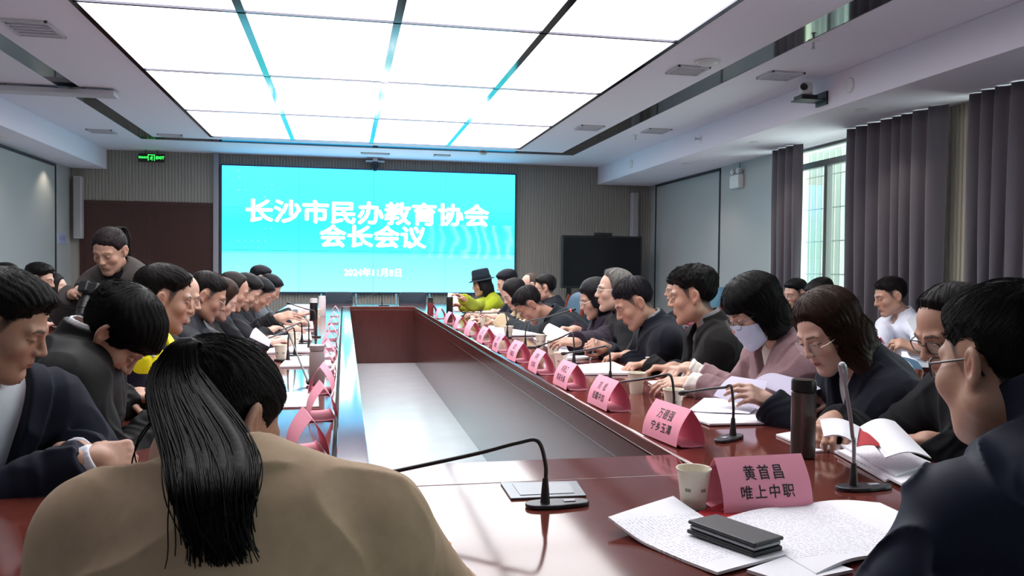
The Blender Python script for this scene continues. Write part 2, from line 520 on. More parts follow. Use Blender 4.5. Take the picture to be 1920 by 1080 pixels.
vent(-2.52, 5.95, .13, .15, 'grey ceiling vent cut by the upper left picture corner')
b = thing('ceiling_linear_fixture', 'long pale grey bar fixture crossing the left mirror strip', 'ceiling fixture', (-2.8, 9.0, CZ))
obj('housing', MB().box((-3.5, 8.92, CZ - .075), (-2.27, 9.12, CZ - .02)), m_greyp, b, world=True, bevel=.012)
for a_ in (-3.2, -2.48): obj('mounting_bracket', MB().box((a_ - .08, 8.98, CZ - .025), (a_ + .08, 9.06, CZ)), m_greyp, b, world=True)
def detector(x, y, r0, label, z=CZ):
    t = thing('smoke_detector', label, 'detector', (x, y, z), group='ceiling detectors')
    obj('base', MB().lathe([(.0001, -.012), (r0, -.012), (r0, 0)], 24), m_white, t, smooth=True)
    obj('head', MB().lathe([(.0001, -.035), (r0 * .55, -.034), (r0 * .75, -.022), (r0 * .8, -.012)], 24), m_white, t, smooth=True)
detector(3.0, 6.53, .11, 'round white detector on the ceiling beside the right square vent')
detector(2.07, 12.49, .07, 'round grey detector on the ceiling right of the big screen')
def sprinkler(x, y, label):
    t = thing('sprinkler', label, 'sprinkler', (x, y, CZ), group='ceiling sprinklers')
    obj('plate', MB().lathe([(.0001, -.006), (.04, -.005), (.045, 0)], 20), m_white, t, smooth=True)
    obj('nozzle', MB().lathe([(.0001, -.06), (.02, -.058), (.02, -.055), (.008, -.05), (.009, -.006)], 12), m_greyp, t, smooth=True)
sprinkler(3.528, 5.78, 'small sprinkler on the ceiling beside the right mirror strip, above the camera')
sprinkler(3.74, 10.3, 'tiny sprinkler on the ceiling before the right soffit, towards the screen')
def wallsprink(y, label):
    t = thing('sidewall_sprinkler', label, 'sprinkler', (SR, y, 2.90), group='soffit sprinklers')
    q = Matrix.Rotation(-math.pi / 2, 4, 'Y')
    obj('plate', MB().lathe([(.0001, .008), (.04, .007), (.045, 0)], 20, mat4=q), m_white, t, smooth=True)
    obj('nozzle', MB().lathe([(.0001, .07), (.02, .068), (.02, .06), (.009, .055), (.01, .006)], 12, mat4=q), mat('steel', lin('#b8b8bc'), .25, metal=1), t, smooth=True)
wallsprink(9.5, 'chrome sprinkler sticking out of the right soffit face')
t = thing('soffit_speaker', 'round white speaker on the right soffit face beside the camera', 'speaker', (SR, 6.45, 2.90))
q = Matrix.Rotation(-math.pi / 2, 4, 'Y')
obj('ring', MB().lathe([(.045, .012), (.06, .014), (.068, .006), (.068, 0), (.045, 0)], 24, mat4=q), m_white, t, smooth=True)
obj('grille', MB().lathe([(.0001, .008), (.046, .006), (.046, 0)], 24, mat4=q), m_greyp, t, smooth=True)
t = thing('soffit_speaker', 'round white speaker at the far end of the right soffit face', 'speaker', (SR, 12.0, 2.90))
obj('ring', MB().lathe([(.045, .012), (.06, .014), (.068, .006), (.068, 0), (.045, 0)], 24, mat4=q), m_white, t, smooth=True)
obj('grille', MB().lathe([(.0001, .008), (.046, .006), (.046, 0)], 24, mat4=q), m_greyp, t, smooth=True)
# PTZ camera on a shelf at the right soffit
t = thing('video_camera', 'white rotating conference camera on a bracket on the right soffit', 'camera', (4.15, 6.86, 2.84))
obj('bracket', MB().box((4.02, 6.77, 2.835), (4.29, 6.95, 2.847)).box((4.27, 6.77, 2.80), (4.29, 6.95, 2.92)), m_blackp, t, world=True, bevel=.003)
obj('base', MB().box((4.04, 6.79, 2.848), (4.20, 6.94, 2.885)), m_blackp, t, world=True, bevel=.01)
hd = MB().obox((4.12, 6.865, 2.945), ((1, 0, 0), (0, 1, 0), (0, 0, 1)), (.055, .05, .06))
obj('head', hd, m_white, t, world=True, bevel=.03, seg=4, smooth=True)
lq = Matrix.Rotation(math.pi / 2, 4, 'X') @ Matrix.Rotation(0.6, 4, 'Y')
obj('lens', MB().lathe([(.0001, .03), (.012, .03), (.02, .034), (.03, .034), (.032, 0)], 20, c=(4.085, 6.83, 2.955), mat4=Matrix.Rotation(-.75, 4, 'Z') @ Matrix.Rotation(math.pi / 2, 4, 'X')), m_blackp, t, world=True, smooth=True)
# camera above the screen
t = thing('video_camera', 'dark dome camera hanging over the top edge of the big screen', 'camera', (.48, 13.5, 3.0))
obj('bracket', MB().box((.33, 13.46, 2.985), (.63, 13.6, 3.0)).box((.44, 13.48, 3.0), (.52, 13.58, 3.05)), m_greyp, t, world=True, bevel=.003)
obj('head', MB().lathe([(.0001, -.10), (.035, -.09), (.055, -.05), (.058, 0), (.045, .05), (.0001, .055)], 20, c=(.48, 13.5, 2.93)), m_blackp, t, world=True, smooth=True)
obj('lens', MB().lathe([(.0001, .02), (.022, .02), (.028, 0)], 16, c=(.48, 13.447, 2.915), mat4=Matrix.Rotation(math.pi / 2, 4, 'X')), mat('lens_glass', (.02, .02, .04), .05), t, world=True, smooth=True)

# exit sign
t = thing('exit_sign', 'green lit exit sign hanging over the dark door', 'sign', (-2.915, 13.55, 2.93))
obj('housing', MB().box((-3.10, 13.54, 2.865), (-2.73, 13.575, 2.99)), m_blackp, t, world=True, bevel=.004)
for a_ in (-3.0, -2.83): obj('hanger', MB().tube([(a_, 13.557, 2.99), (a_, 13.557, CZ)], .006, 6), m_blackp, t, world=True)
mg = mat('exit_green', (.02, .5, .05), .5, emit=(.05, 1.0, .12), es=1.6)
e = text_mb('EXIT', .06, lambda x, y: (-2.79 + x, 13.538, 2.93 + y), heavy=.002)
e2 = text_mb('安全出口', .034, lambda x, y: (-3.03 + x, 13.538, 2.93 + y), heavy=.001)
e.add(e2.v, e2.f)
for a, b2 in (((-2.965, 13.534, 2.885), (-2.955, 13.539, 2.978)), ((-2.875, 13.534, 2.885), (-2.865, 13.539, 2.978)), ((-2.965, 13.534, 2.97), (-2.865, 13.539, 2.978))): e.box(a, b2)
def P(x, z): return (-2.915 + x, 13.536, 2.93 + z)
for a, b2, w_ in (((.006, .012), (-.004, -.012), .008), ((-.004, -.012), (.016, -.022), .006), ((.016, -.022), (.01, -.042), .005), ((-.004, -.012), (-.018, -.03), .006), ((.006, .01), (.024, .0), .004), ((.004, .01), (-.016, .004), .004)):
    e.tube([P(*a), P(*b2)], w_, 6)
e.lathe([(.0001, -.009), (.009, 0), (.0001, .009)], 8, c=P(.012, .024))
obj('lettering', e, mg, t, world=True)
# wall sign, emergency lamp, column speakers
t = thing('wall_sign', 'small pale plate on the left wall beside the column speaker', 'sign', (XL, 13.25, 1.66))
obj('plate', MB().box((XL, 13.10, 1.58), (XL + .012, 13.42, 1.74)), mat('sign_plate', lin('#9fa3c0'), .4), t, world=True, bevel=.003)
e = text_mb('会议室', .08, lambda x, y: (XL + .013, 13.26 - (-x), 1.66 + y))
obj('lettering', e, mat('sign_ink', lin('#5a6190'), .5), t, world=True)
t = thing('emergency_lamp', 'white twin head emergency lamp on the right wall beside the curtain', 'lamp', (XR, 10.35, 2.5))
obj('box', MB().box((XR - .09, 10.22, 2.40), (XR, 10.48, 2.58)), m_white, t, world=True, bevel=.015)
for yy in (10.27, 10.43):
    obj('lamp_head', MB().lathe([(.0001, .03), (.03, .028), (.045, 0), (.03, -.03), (.0001, -.04)], 16, c=(XR - .06, yy, 2.63), mat4=Matrix.Rotation(-1.2, 4, 'Y')), m_white, t, world=True, smooth=True)
obj('cable', MB().tube([(XR - .01, 10.35, 2.58), (XR - .01, 10.35, SZ)], .008, 6), m_greyp, t, world=True)
for x, lb in ((-3.97, 'tall white column speaker beside the dark door'), (4.93, 'tall white column speaker behind the black display')):
    t = thing('column_speaker', lb, 'speaker', (x, 13.62, 1.7), group='column speakers')
    obj('cabinet', MB().box((x - .06, 13.55, 1.67), (x + .06, 13.68, 2.62)), mat('speaker_white', lin('#a9a6aa'), .5), t, world=True, bevel=.015)
    gr = MB()
    for k in range(44): gr.box((x - .045, 13.546, 1.70 + k * .0205), (x + .045, 13.55, 1.712 + k * .0205))
    obj('grille', gr, mat('speaker_grille', lin('#98959a'), .6), t, world=True)

# ------------------------------------------------------------------ video wall
x0, x1, zb, zt, yS = -1.890, 2.810, .872, 2.858, 13.585
vw = thing('video_wall', 'big turquoise video wall of twelve panels showing the meeting title', 'screen', ((x0 + x1) / 2, YF, zb))
obj('screen_frame', MB().box((x0 - .02, yS + .012, zb - .02), (x1 + .02, YF, zt + .02)), mat('screen_frame', lin('#22244a'), .4), vw, world=True)
ms = bpy.data.materials.new('screen_picture'); ms.use_nodes = True
nt = ms.node_tree; nt.nodes.clear()
out = nt.nodes.new('ShaderNodeOutputMaterial'); em = nt.nodes.new('ShaderNodeEmission'); nt.links.new(em.outputs[0], out.inputs[0])
em.inputs['Strength'].default_value = SCREEN_L
tc = nt.nodes.new('ShaderNodeTexCoord'); sx = nt.nodes.new('ShaderNodeSeparateXYZ'); nt.links.new(tc.outputs['Object'], sx.inputs[0])
mr = nt.nodes.new('ShaderNodeMapRange'); mr.inputs['From Max'].default_value = zt - zb; nt.links.new(sx.outputs['Z'], mr.inputs['Value'])
cr = nt.nodes.new('ShaderNodeValToRGB'); nt.links.new(mr.outputs[0], cr.inputs[0])
els = cr.color_ramp.elements
els[0].position = 0; els[0].color = (.20, .72, .86, 1)
els[1].position = 1; els[1].color = (.055, .70, 1.25, 1)
for p_, c_ in ((.30, (.12, .70, .80, 1)), (.33, (.045, .68, .66, 1)), (.55, (.028, .70, .80, 1)), (.72, (.050, .70, 1.1, 1))):
    e_ = els.new(p_); e_.color = c_
# faint wave pattern, lower right, and dotted arc at left
wv = nt.nodes.new('ShaderNodeTexWave'); wv.wave_type = 'BANDS'; wv.inputs['Scale'].default_value = 1.6; wv.inputs['Distortion'].default_value = 9; wv.inputs['Detail'].default_value = 3
nt.links.new(tc.outputs['Object'], wv.inputs['Vector'])
rx = nt.nodes.new('ShaderNodeMapRange'); rx.inputs['From Min'].default_value = .4; rx.inputs['From Max'].default_value = 1.6; nt.links.new(sx.outputs['X'], rx.inputs['Value'])
band = nt.nodes.new('ShaderNodeMath'); band.operation = 'COMPARE'; band.inputs[1].default_value = .85; band.inputs[2].default_value = .28
nt.links.new(sx.outputs['Z'], band.inputs[0])
pw = nt.nodes.new('ShaderNodeMath'); pw.operation = 'POWER'; pw.inputs[1].default_value = 2.5; nt.links.new(wv.outputs['Fac'], pw.inputs[0])
m1 = nt.nodes.new('ShaderNodeMath'); m1.operation = 'MULTIPLY'; nt.links.new(pw.outputs[0], m1.inputs[0]); nt.links.new(rx.outputs[0], m1.inputs[1])
m2 = nt.nodes.new('ShaderNodeMath'); m2.operation = 'MULTIPLY'; nt.links.new(m1.outputs[0], m2.inputs[0]); nt.links.new(band.outputs[0], m2.inputs[1])
m3 = nt.nodes.new('ShaderNodeMath'); m3.operation = 'MULTIPLY'; m3.inputs[1].default_value = .14; nt.links.new(m2.outputs[0], m3.inputs[0])
vo = nt.nodes.new('ShaderNodeTexVoronoi'); vo.inputs['Scale'].default_value = 10; vo.inputs['Randomness'].default_value = .12; nt.links.new(tc.outputs['Object'], vo.inputs['Vector'])
dt = nt.nodes.new('ShaderNodeMath'); dt.operation = 'LESS_THAN'; dt.inputs[1].default_value = .2; nt.links.new(vo.outputs['Distance'], dt.inputs[0])
lx = nt.nodes.new('ShaderNodeMath'); lx.operation = 'COMPARE'; lx.inputs[1].default_value = -1.85; lx.inputs[2].default_value = .32; nt.links.new(sx.outputs['X'], lx.inputs[0])
d1 = nt.nodes.new('ShaderNodeMath'); d1.operation = 'MULTIPLY'; nt.links.new(dt.outputs[0], d1.inputs[0]); nt.links.new(lx.outputs[0], d1.inputs[1])
d2 = nt.nodes.new('ShaderNodeMath'); d2.operation = 'MULTIPLY'; d2.inputs[1].default_value = .12; nt.links.new(d1.outputs[0], d2.inputs[0])
ad = nt.nodes.new('ShaderNodeMath'); ad.operation = 'ADD'; nt.links.new(m3.outputs[0], ad.inputs[0]); nt.links.new(d2.outputs[0], ad.inputs[1])
mx = nt.nodes.new('ShaderNodeMix'); mx.data_type = 'RGBA'; nt.links.new(ad.outputs[0], mx.inputs['Factor']); nt.links.new(cr.outputs[0], mx.inputs[6]); mx.inputs[7].default_value = (.75, .9, .9, 1)
nt.links.new(mx.outputs[2], em.inputs['Color'])
gx = (x1 - x0) / 4; gz = (zt - zb) / 3
for j in range(3):
    for i in range(4):
        mb = MB().box((x0 + i * gx + .0025, yS, zb + j * gz + .0025), (x0 + (i + 1) * gx - .0025, yS + .02, zb + (j + 1) * gz - .0025))
        obj('display_panel', mb, ms, vw, world=True)
mt = mat('screen_white', (1, 1, 1), .5, emit=(1, 1, .97), es=1.25)
cxs = (x0 + x1) / 2
p1 = aty(695, 403, yS); p2 = aty(700, 447, yS); p3 = aty(700, 512, yS)
tt = text_mb('长沙市民办教育协会', .435, lambda x, y: (p1.x + x, yS - .004, p1.z + y * .88), heavy=.016)
t2 = text_mb('会长会议', .43, lambda x, y: (p2.x + x, yS - .004, p2.z + y * .88), heavy=.016)
tt.add(t2.v, t2.f)
obj('title_lettering', tt, mt, vw, world=True)
t3 = text_mb('2024年11月8日', .145, lambda x, y: (p3.x + x, yS - .004, p3.z + y), heavy=.004)
obj('date_lettering', t3, mt, vw, world=True)

# black interactive display on a stand
t = thing('interactive_display', 'large black standing display right of the video wall', 'screen', (4.15, 13.0, 0))
obj('display_body', MB().box((3.47, 12.96, .97), (4.84, 13.05, 1.835)), m_blackp, t, world=True, bevel=.012)
obj('glass', MB().box((3.50, 12.955, 1.01), (4.81, 12.962, 1.805)), mat('black_glass', (.006, .006, .009), .22, spec=.25), t, world=True)
obj('webcam', MB().box((4.02, 12.95, 1.835), (4.32, 13.02, 1.885)), m_blackp, t, world=True, bevel=.008)
st = MB()
for x in (3.62, 4.69):
    st.box((x - .04, 13.05, .10), (x + .04, 13.10, 1.6)); st.box((x - .04, 12.75, .06), (x + .04, 13.4, .11))
st.box((3.6, 13.06, .35), (4.7, 13.1, .42)); st.box((3.6, 12.9, .55), (4.7, 13.2, .58))
obj('stand', st, m_blackp, t, world=True, bevel=.004)
for x in (3.62, 4.69):
    for y in (12.78, 13.37): obj('castor', MB().lathe([(.03, -.012), (.03, .012)], 16, c=(x, y, .03), mat4=Matrix.Rotation(math.pi / 2, 4, 'Y')), m_blackp, t, world=True)
# ================================================================== implicit-surface modelling for people
F32 = np.float32
def A(*v): return np.array(v if len(v) > 1 else v[0], F32)
def nrm(v): v = np.asarray(v, float); return v / max(np.linalg.norm(v), 1e-9)
def smin(a, b, k):
    h = np.maximum(k - np.abs(a - b), 0) / k
    return np.minimum(a, b) - h * h * k * .25
def smax(a, b, k): return -smin(-a, -b, k)
def sph(P, c, r): return np.sqrt(((P - A(c)) ** 2).sum(1)) - r
def rc(P, a, b, r1, r2):
    a = A(a); b = A(b); ba = b - a; L = max(float(ba @ ba), 1e-9)
    pa = P - a
    t = np.clip((pa @ ba) / L, 0, 1)
    return np.sqrt(((pa - t[:, None] * ba) ** 2).sum(1)) - (r1 + (r2 - r1) * t)
def ell(P, c, r, R=None):
    q = P - A(c)
    if R is not None: q = q @ np.asarray(R, F32)
    r = A(r)
    k0 = np.sqrt(((q / r) ** 2).sum(1)); k1 = np.sqrt(((q / (r * r)) ** 2).sum(1))
    return k0 * (k0 - 1) / np.maximum(k1, 1e-6)
def rbox(P, c, h, r, R=None):
    q = P - A(c)
    if R is not None: q = q @ np.asarray(R, F32)
    q = np.abs(q) - (A(h) - r)
    return np.sqrt((np.maximum(q, 0) ** 2).sum(1)) + np.minimum(q.max(1), 0) - r
def near(P, c, rad, fn, pad=.05):
    """evaluate fn only close to c; elsewhere a safe distance"""
    d = np.sqrt(((P - A(c)) ** 2).sum(1)) - rad
    out = d.copy() + .01
    m = d < pad
    if m.any(): out[m] = fn(P[m])
    return out
def sst(a, b, x): t = np.clip((x - a) / (b - a), 0, 1); return t * t * (3 - 2 * t)
def wob(P, f, seed=0):
    a = np.sin(P[:, 0] * f + 1.7 * np.sin(P[:, 1] * f * .63 + seed) + seed * 1.3)
    b = np.sin(P[:, 1] * f * 1.13 + 1.9 * np.sin(P[:, 2] * f * .57 + seed * 2.1))
    c = np.sin(P[:, 2] * f * .91 + 1.6 * np.sin(P[:, 0] * f * .71 - seed))
    return (a + b + c) / 3

BL = 8
def surface(f, lo, hi, h):
    lo = np.asarray(lo, float); hi = np.asarray(hi, float)
    nb = np.maximum(np.ceil((hi - lo) / (h * BL)).astype(int) + 1, 1)
    g = np.stack(np.meshgrid(*[np.arange(n) for n in nb], indexing='ij'), -1).reshape(-1, 3)
    cen = (lo + (g + .5) * BL * h - .5 * h).astype(F32)
    dc = f(cen)
    keep = np.abs(dc) < BL * h * .87 * 1.35 + .012
    n = nb * BL
    D = np.empty(n, F32)
    D6 = D.reshape(nb[0], BL, nb[1], BL, nb[2], BL)
    D6[:] = dc.reshape(nb)[:, None, :, None, :, None]
    kb = g[keep]
    if len(kb) == 0: return np.zeros((0, 3)), np.zeros((0, 4), int)
    off = np.stack(np.meshgrid(*[np.arange(BL)] * 3, indexing='ij'), -1).reshape(-1, 3)
    CH = 256
    for i in range(0, len(kb), CH):
        b = kb[i:i + CH]
        pts = (lo + (b[:, None, :] * BL + off[None]) * h).reshape(-1, 3).astype(F32)
        v = f(pts).reshape(-1, BL, BL, BL)
        D6[b[:, 0], :, b[:, 1], :, b[:, 2], :] = v
    S = D < 0
    c8 = S[:-1, :-1, :-1].astype(np.uint8)
    for dx in (0, 1):
        for dy in (0, 1):
            for dz in (0, 1):
                if dx + dy + dz:
                    c8 = c8 + S[dx:n[0] - 1 + dx, dy:n[1] - 1 + dy, dz:n[2] - 1 + dz]
    act = (c8 > 0) & (c8 < 8)
    idx = np.argwhere(act)
    vid = np.full(act.shape, -1, np.int32)
    vid[act] = np.arange(len(idx), dtype=np.int32)
    acc = np.zeros((len(idx), 3)); cnt = np.zeros(len(idx))
    cor = {}
    for dx in (0, 1):
        for dy in (0, 1):
            for dz in (0, 1):
                cor[dx, dy, dz] = D[idx[:, 0] + dx, idx[:, 1] + dy, idx[:, 2] + dz]
    for ax in range(3):
        o1, o2 = [k for k in range(3) if k != ax]
        for a in (0, 1):
            for b in (0, 1):
                e0 = [0, 0, 0]; e0[o1] = a; e0[o2] = b; e1 = list(e0); e1[ax] = 1
                d0 = cor[tuple(e0)]; d1 = cor[tuple(e1)]
                m = (d0 < 0) != (d1 < 0)
                t = d0[m] / (d0[m] - d1[m])
                p = np.zeros((m.sum(), 3)); p[:, o1] = a; p[:, o2] = b; p[:, ax] = t
                acc[m] += p; cnt[m] += 1
    V = lo + (idx + acc / np.maximum(cnt, 1)[:, None]) * h
    Q = []
    for ax in range(3):
        o1, o2 = [(1, 2), (2, 0), (0, 1)][ax]
        sl0 = [slice(None)] * 3; sl1 = [slice(None)] * 3
        sl0[ax] = slice(0, n[ax] - 1); sl1[ax] = slice(1, n[ax])
        for s in (sl0, sl1):
            s[o1] = slice(1, n[o1] - 1); s[o2] = slice(1, n[o2] - 1)
        s0 = S[tuple(sl0)]; s1 = S[tuple(sl1)]
        e = np.argwhere(s0 != s1)
        if len(e) == 0: continue
        fl = s0[e[:, 0], e[:, 1], e[:, 2]]
        e = e.copy(); e[:, o1] += 1; e[:, o2] += 1
        def cell(a, b):
            q = e.copy(); q[:, o1] -= a; q[:, o2] -= b
            return vid[q[:, 0], q[:, 1], q[:, 2]]
        q = np.stack([cell(1, 1), cell(0, 1), cell(0, 0), cell(1, 0)], 1)
        q[~fl] = q[~fl][:, ::-1]
        Q.append(q)
    Q = np.concatenate(Q)
    Q = Q[(Q >= 0).all(1)]
    return V, Q

def npmesh(name, V, Q, mats, parent=None, cols=None, org=None, smooth=True):
    me = bpy.data.meshes.new(name)
    V = np.asarray(V, float)
    if org is not None: V = V - np.asarray(org)
    Q = np.asarray(Q, np.int32)
    k = Q.shape[1]
    me.vertices.add(len(V)); me.vertices.foreach_set('co', V.astype(F32).ravel())
    me.loops.add(Q.size); me.loops.foreach_set('vertex_index', Q.ravel())
    me.polygons.add(len(Q))
    me.polygons.foreach_set('loop_start', np.arange(0, Q.size, k, dtype=np.int32))
    me.polygons.foreach_set('loop_total', np.full(len(Q), k, np.int32))
    me.update(calc_edges=True)
    me.polygons.foreach_set('use_smooth', np.full(len(Q), smooth))
    me.materials.append(mats)
    if cols is not None:
        ca = me.color_attributes.new('Col', 'FLOAT_COLOR', 'POINT')
        c4 = np.ones((len(V), 4), F32); c4[:, :3] = cols
        ca.data.foreach_set('color', c4.ravel())
    o = bpy.data.objects.new(name, me); link(o)
    if parent is not None: o.parent = parent
    return o

# ------------------------------------------------------------------ head (local frame: x right, y forward, z up)
def head_sdf(P, c):
    fat = c.get('fat', 0.0); fem = c.get('fem', 0.0)
    X = P.copy(); X[:, 0] = np.abs(X[:, 0])          # symmetric
    jw = .056 + .016 * fat - .004 * fem
    d = ell(X, (0, -.012, .036), (.0755 + .004 * fat, .096, .083))
    d = smin(d, ell(X, (0, .030, -.036), (.058 + .014 * fat, .060 + .004 * fat, .074)), .035)
    d = smin(d, rc(X, (.046 + .014 * fat, -.004, -.058), (.014, .068, -.099), .022 + .008 * fat, .015 + .004 * fat), .03)
    d = smin(d, sph(X, (0, .070, -.098), .017 + .006 * fat), .022)
    if fat > 0: d = smin(d, ell(X, (0, .02, -.095), (.05 + .01 * fat, .055, .03)), .03)
    d = smin(d, sph(X, (.042 + .006 * fat, .058, -.022), .019 + .008 * fat), .022)       # cheek
    d = smin(d, rc(X, (.012, .087 - .003 * fem, .025), (.042, .074 - .002 * fem, .026), .0080 - .001 * fem, .0085 - .001 * fem), .018)        # brow
    d = smax(d, -ell(X, (.031, .100, .007), (.0165, .018, .0085)), .014)                  # socket
    d = smin(d, sph(X, (.0305, .0765, .006), .0128), .004)                                # eye with lid
    # lid crease
    d = smax(d, -ell(X, (.031, .0905, .0145), (.014, .006, .0013)), .003)
    n = rc(X, (0, .089, .014), (0, .108 - .003 * fem, -.022), .0062, .0098)
    n = smin(n, sph(X, (.0105, .0985, -.0265), .0078), .008)
    n = smin(n, sph(X, (0, .104 - .003 * fem, -.025), .0095), .006)
    d = smin(d, n, .010)
    d = smax(d, -ell(X, (.006, .103, -.0335), (.0038, .005, .004)), .003)
    # mouth
    d = smin(d, ell(X, (0, .080, -.058), (.026, .0155, .018)), .016)
    lip = smin(rc(X, (0, .0940, -.0545), (.021, .0835, -.0595), .0044, .0022), rc(X, (0, .0932, -.0640), (.017, .0845, -.0610), .0050, .0025), .003)
    d = smin(d, lip, .006)
    d = smax(d, -rc(X, (0, .0992, -.0592), (.022, .0870, -.0602), .0011, .0009), .002)
    d = smax(d, -ell(X, (0, .092, -.078), (.018, .007, .005)), .012)                      # under the lip
    # ear
    q = X - A(.0765 + .004 * fat, -.010, -.002)
    cs, sn = math.cos(.35), math.sin(.35)
    qx = q[:, 0] * cs - q[:, 1] * -sn; qy = q[:, 1] * cs + q[:, 0] * -sn
    q = np.stack([qx, qy, q[:, 2]], 1)
    ca2, sa2 = math.cos(.18), math.sin(.18)
    qy2 = q[:, 1] * ca2 - q[:, 2] * -sa2; qz2 = q[:, 2] * ca2 + q[:, 1] * -sa2
    q = np.stack([q[:, 0], qy2, qz2], 1)
    e = ell(q, (.004, -.006, .004), (.0085, .019, .030))
    e = smin(e, ell(q, (.001, .000, -.026), (.006, .010, .011)), .008)
    e = smax(e, -ell(q, (.0120, -.003, .005), (.0075, .0125, .021)), .003)
    e = smin(e, rc(q, (.003, .006, -.004), (.006, -.004, .014), .003, .0025), .004)
    d = smin(d, e, .008)
    return d

STUB = ([-.13, -.06, -.040, -.030, -.012, .008, .014, .024, .036, .054, .068, .12], [-.082, -.074, -.050, -.002, .030, .030, -.016, .004, .036, .060, .070, .08])
def eye_paint(V, cols, c):
    """own colours of brows, lashes, eyes, lips, plus painted shade in nostrils and mouth line, head-local coordinates"""
    x = np.abs(V[:, 0]); y = V[:, 1]; z = V[:, 2]
    fem = c.get('fem', 0); hc = np.array(c.get('brow', lin('#2a2320')))
    skin = np.array(c['skin'])
    front = y > .055
    cols += (np.array(lin('#b06a5c')) - cols) * (.30 * sst(.026, .008, np.sqrt((x - .042) ** 2 + (z + .028) ** 2)) * (y > .03))[:, None]
    if c.get('hair') in ('short', 'receding'):
        zs = np.interp(y, *STUB); zh = np.interp(y, *HL['short'])
        w = sst(-.006, .012, z - zs) * (.72 + .25 * sst(-.03, .005, z - zh))
        w *= sst(.0765, .0725, x)
        if c['hair'] == 'receding': w *= sst(.036, .020, y)
        cols += (np.array(lin(c.get('haircol', '#1c1917'))) * 1.1 - cols) * w[:, None]
    # brow
    bz = .0285 + .002 * sst(.010, .034, x) - .006 * sst(.036, .052, x)
    bw = .0042 - .0018 * sst(.03, .05, x) - .001 * fem
    w = sst(bw + .0014, bw - .0008, np.abs(z - bz)) * sst(.008, .0125, x) * sst(.053, .046, x) * front
    cols += (hc - cols) * (w * .85)[:, None]
    # eye
    op = c.get('eyes', .3)     # openness
    ex, ez = .0305, .0045
    dx = (x - ex) / .0150
    half = .0052 * op * np.maximum(1 - dx * dx, 0)
    ins = sst(half + .0006, half - .0006, np.abs(z - ez)) * (np.abs(dx) < 1) * (y > .07)
    cols += (np.array([.62, .58, .55]) - cols) * ins[:, None]
    gx, gz = c.get('gaze', (0, -.002))
    r = np.sqrt((V[:, 0] - np.sign(V[:, 0]) * ex - gx) ** 2 + (z - ez - gz) ** 2)
    ir = sst(.0058, .0046, r) * ins
    cols += (np.array([.012, .008, .006]) - cols) * ir[:, None]
    lash = sst(.0018, .0006, np.abs(z - (ez + half + .0004))) * (np.abs(dx) < 1.05) * (y > .065)
    cols += (np.array([.02, .014, .012]) - cols) * (lash * (.9 if op > 0 else .8))[:, None]
    low = sst(.0012, .0004, np.abs(z - (ez - half))) * (np.abs(dx) < 1.0) * (y > .07) * (op > .2)
    cols += (np.array([.06, .035, .03]) - cols) * (low * .5)[:, None]
    # lips
    lz = np.where(z > -.0594, (z + .0594) / .0075, (-.0594 - z) / .0090)
    w = sst(1.05, .75, np.sqrt(lz ** 2 + (x / .0235) ** 2)) * (y > .07)
    lc = np.array(c.get('lips', lin('#a2605a')))
    cols += (lc - cols) * (w * .8)[:, None]
    w = sst(.0016, .0004, np.abs(z + .0598 + .0006 * np.cos(x * 120))) * (x < .0215) * (y > .078)
    cols += (np.array(lin('#4a2320')) - cols) * (w * .75)[:, None]  # shade of the mouth crease painted as a dark line
    w = sst(.0055, .003, np.sqrt((x - .006) ** 2 + (z + .0335) ** 2)) * (y > .092)
    cols += (np.array(lin('#4a2a22')) - cols) * (w * .6)[:, None]  # nostril shade painted dark into the skin colour
    w = sst(.022, .01, np.sqrt((y + .012) ** 2 + (z - .0) ** 2)) * (x > .074)
    cols += (np.array(lin('#b4705f')) - cols) * (w * .3)[:, None]
    return cols

# hairline: lowest hair height as a function of y (front positive)
HL = {
 'short': ([-.13, -.06, -.040, -.030, -.012, .008, .014, .026, .038, .054, .068, .080, .12], [-.030, -.030, -.018, .012, .042, .044, .040, .036, .044, .058, .068, .074, .08]),
 'receding': ([-.13, -.06, -.040, -.030, -.012, .010, .016, .028, .036, .055, .066, .12], [-.080, -.076, -.055, -.005, .028, .026, -.010, .020, .075, .098, .105, .12]),
 'bald': ([-.13, -.06, -.040, -.030, -.012, .010, .016, .028, .036, .12], [-.080, -.076, -.055, -.005, .028, .026, .0, .03, .2, .2]),
 'fringe': ([-.13, -.06, -.040, -.012, .020, .040, .055, .070, .082, .12], [-.085, -.085, -.060, -.010, -.020, .000, .024, .034, .040, .045]),
 'bob': ([-.13, -.04, .010, .028, .038, .048, .058, .070, .12], [-.13, -.13, -.125, -.105, -.050, .010, .052, .068, .074]),
 'bangs': ([-.13, -.04, .015, .034, .046, .056, .066, .078, .12], [-.14, -.14, -.13, -.07, -.02, .012, .030, .036, .040]),
 'long': ([-.13, -.04, .012, .034, .046, .056, .066, .078, .12], [-.40, -.40, -.36, -.22, -.06, .036, .070, .086, .092]),
 'pony': ([-.13, -.06, -.03, -.012, .012, .030, .050, .066, .080, .12], [-.085, -.078, -.03, .02, .018, .010, .052, .068, .075, .08]),
}
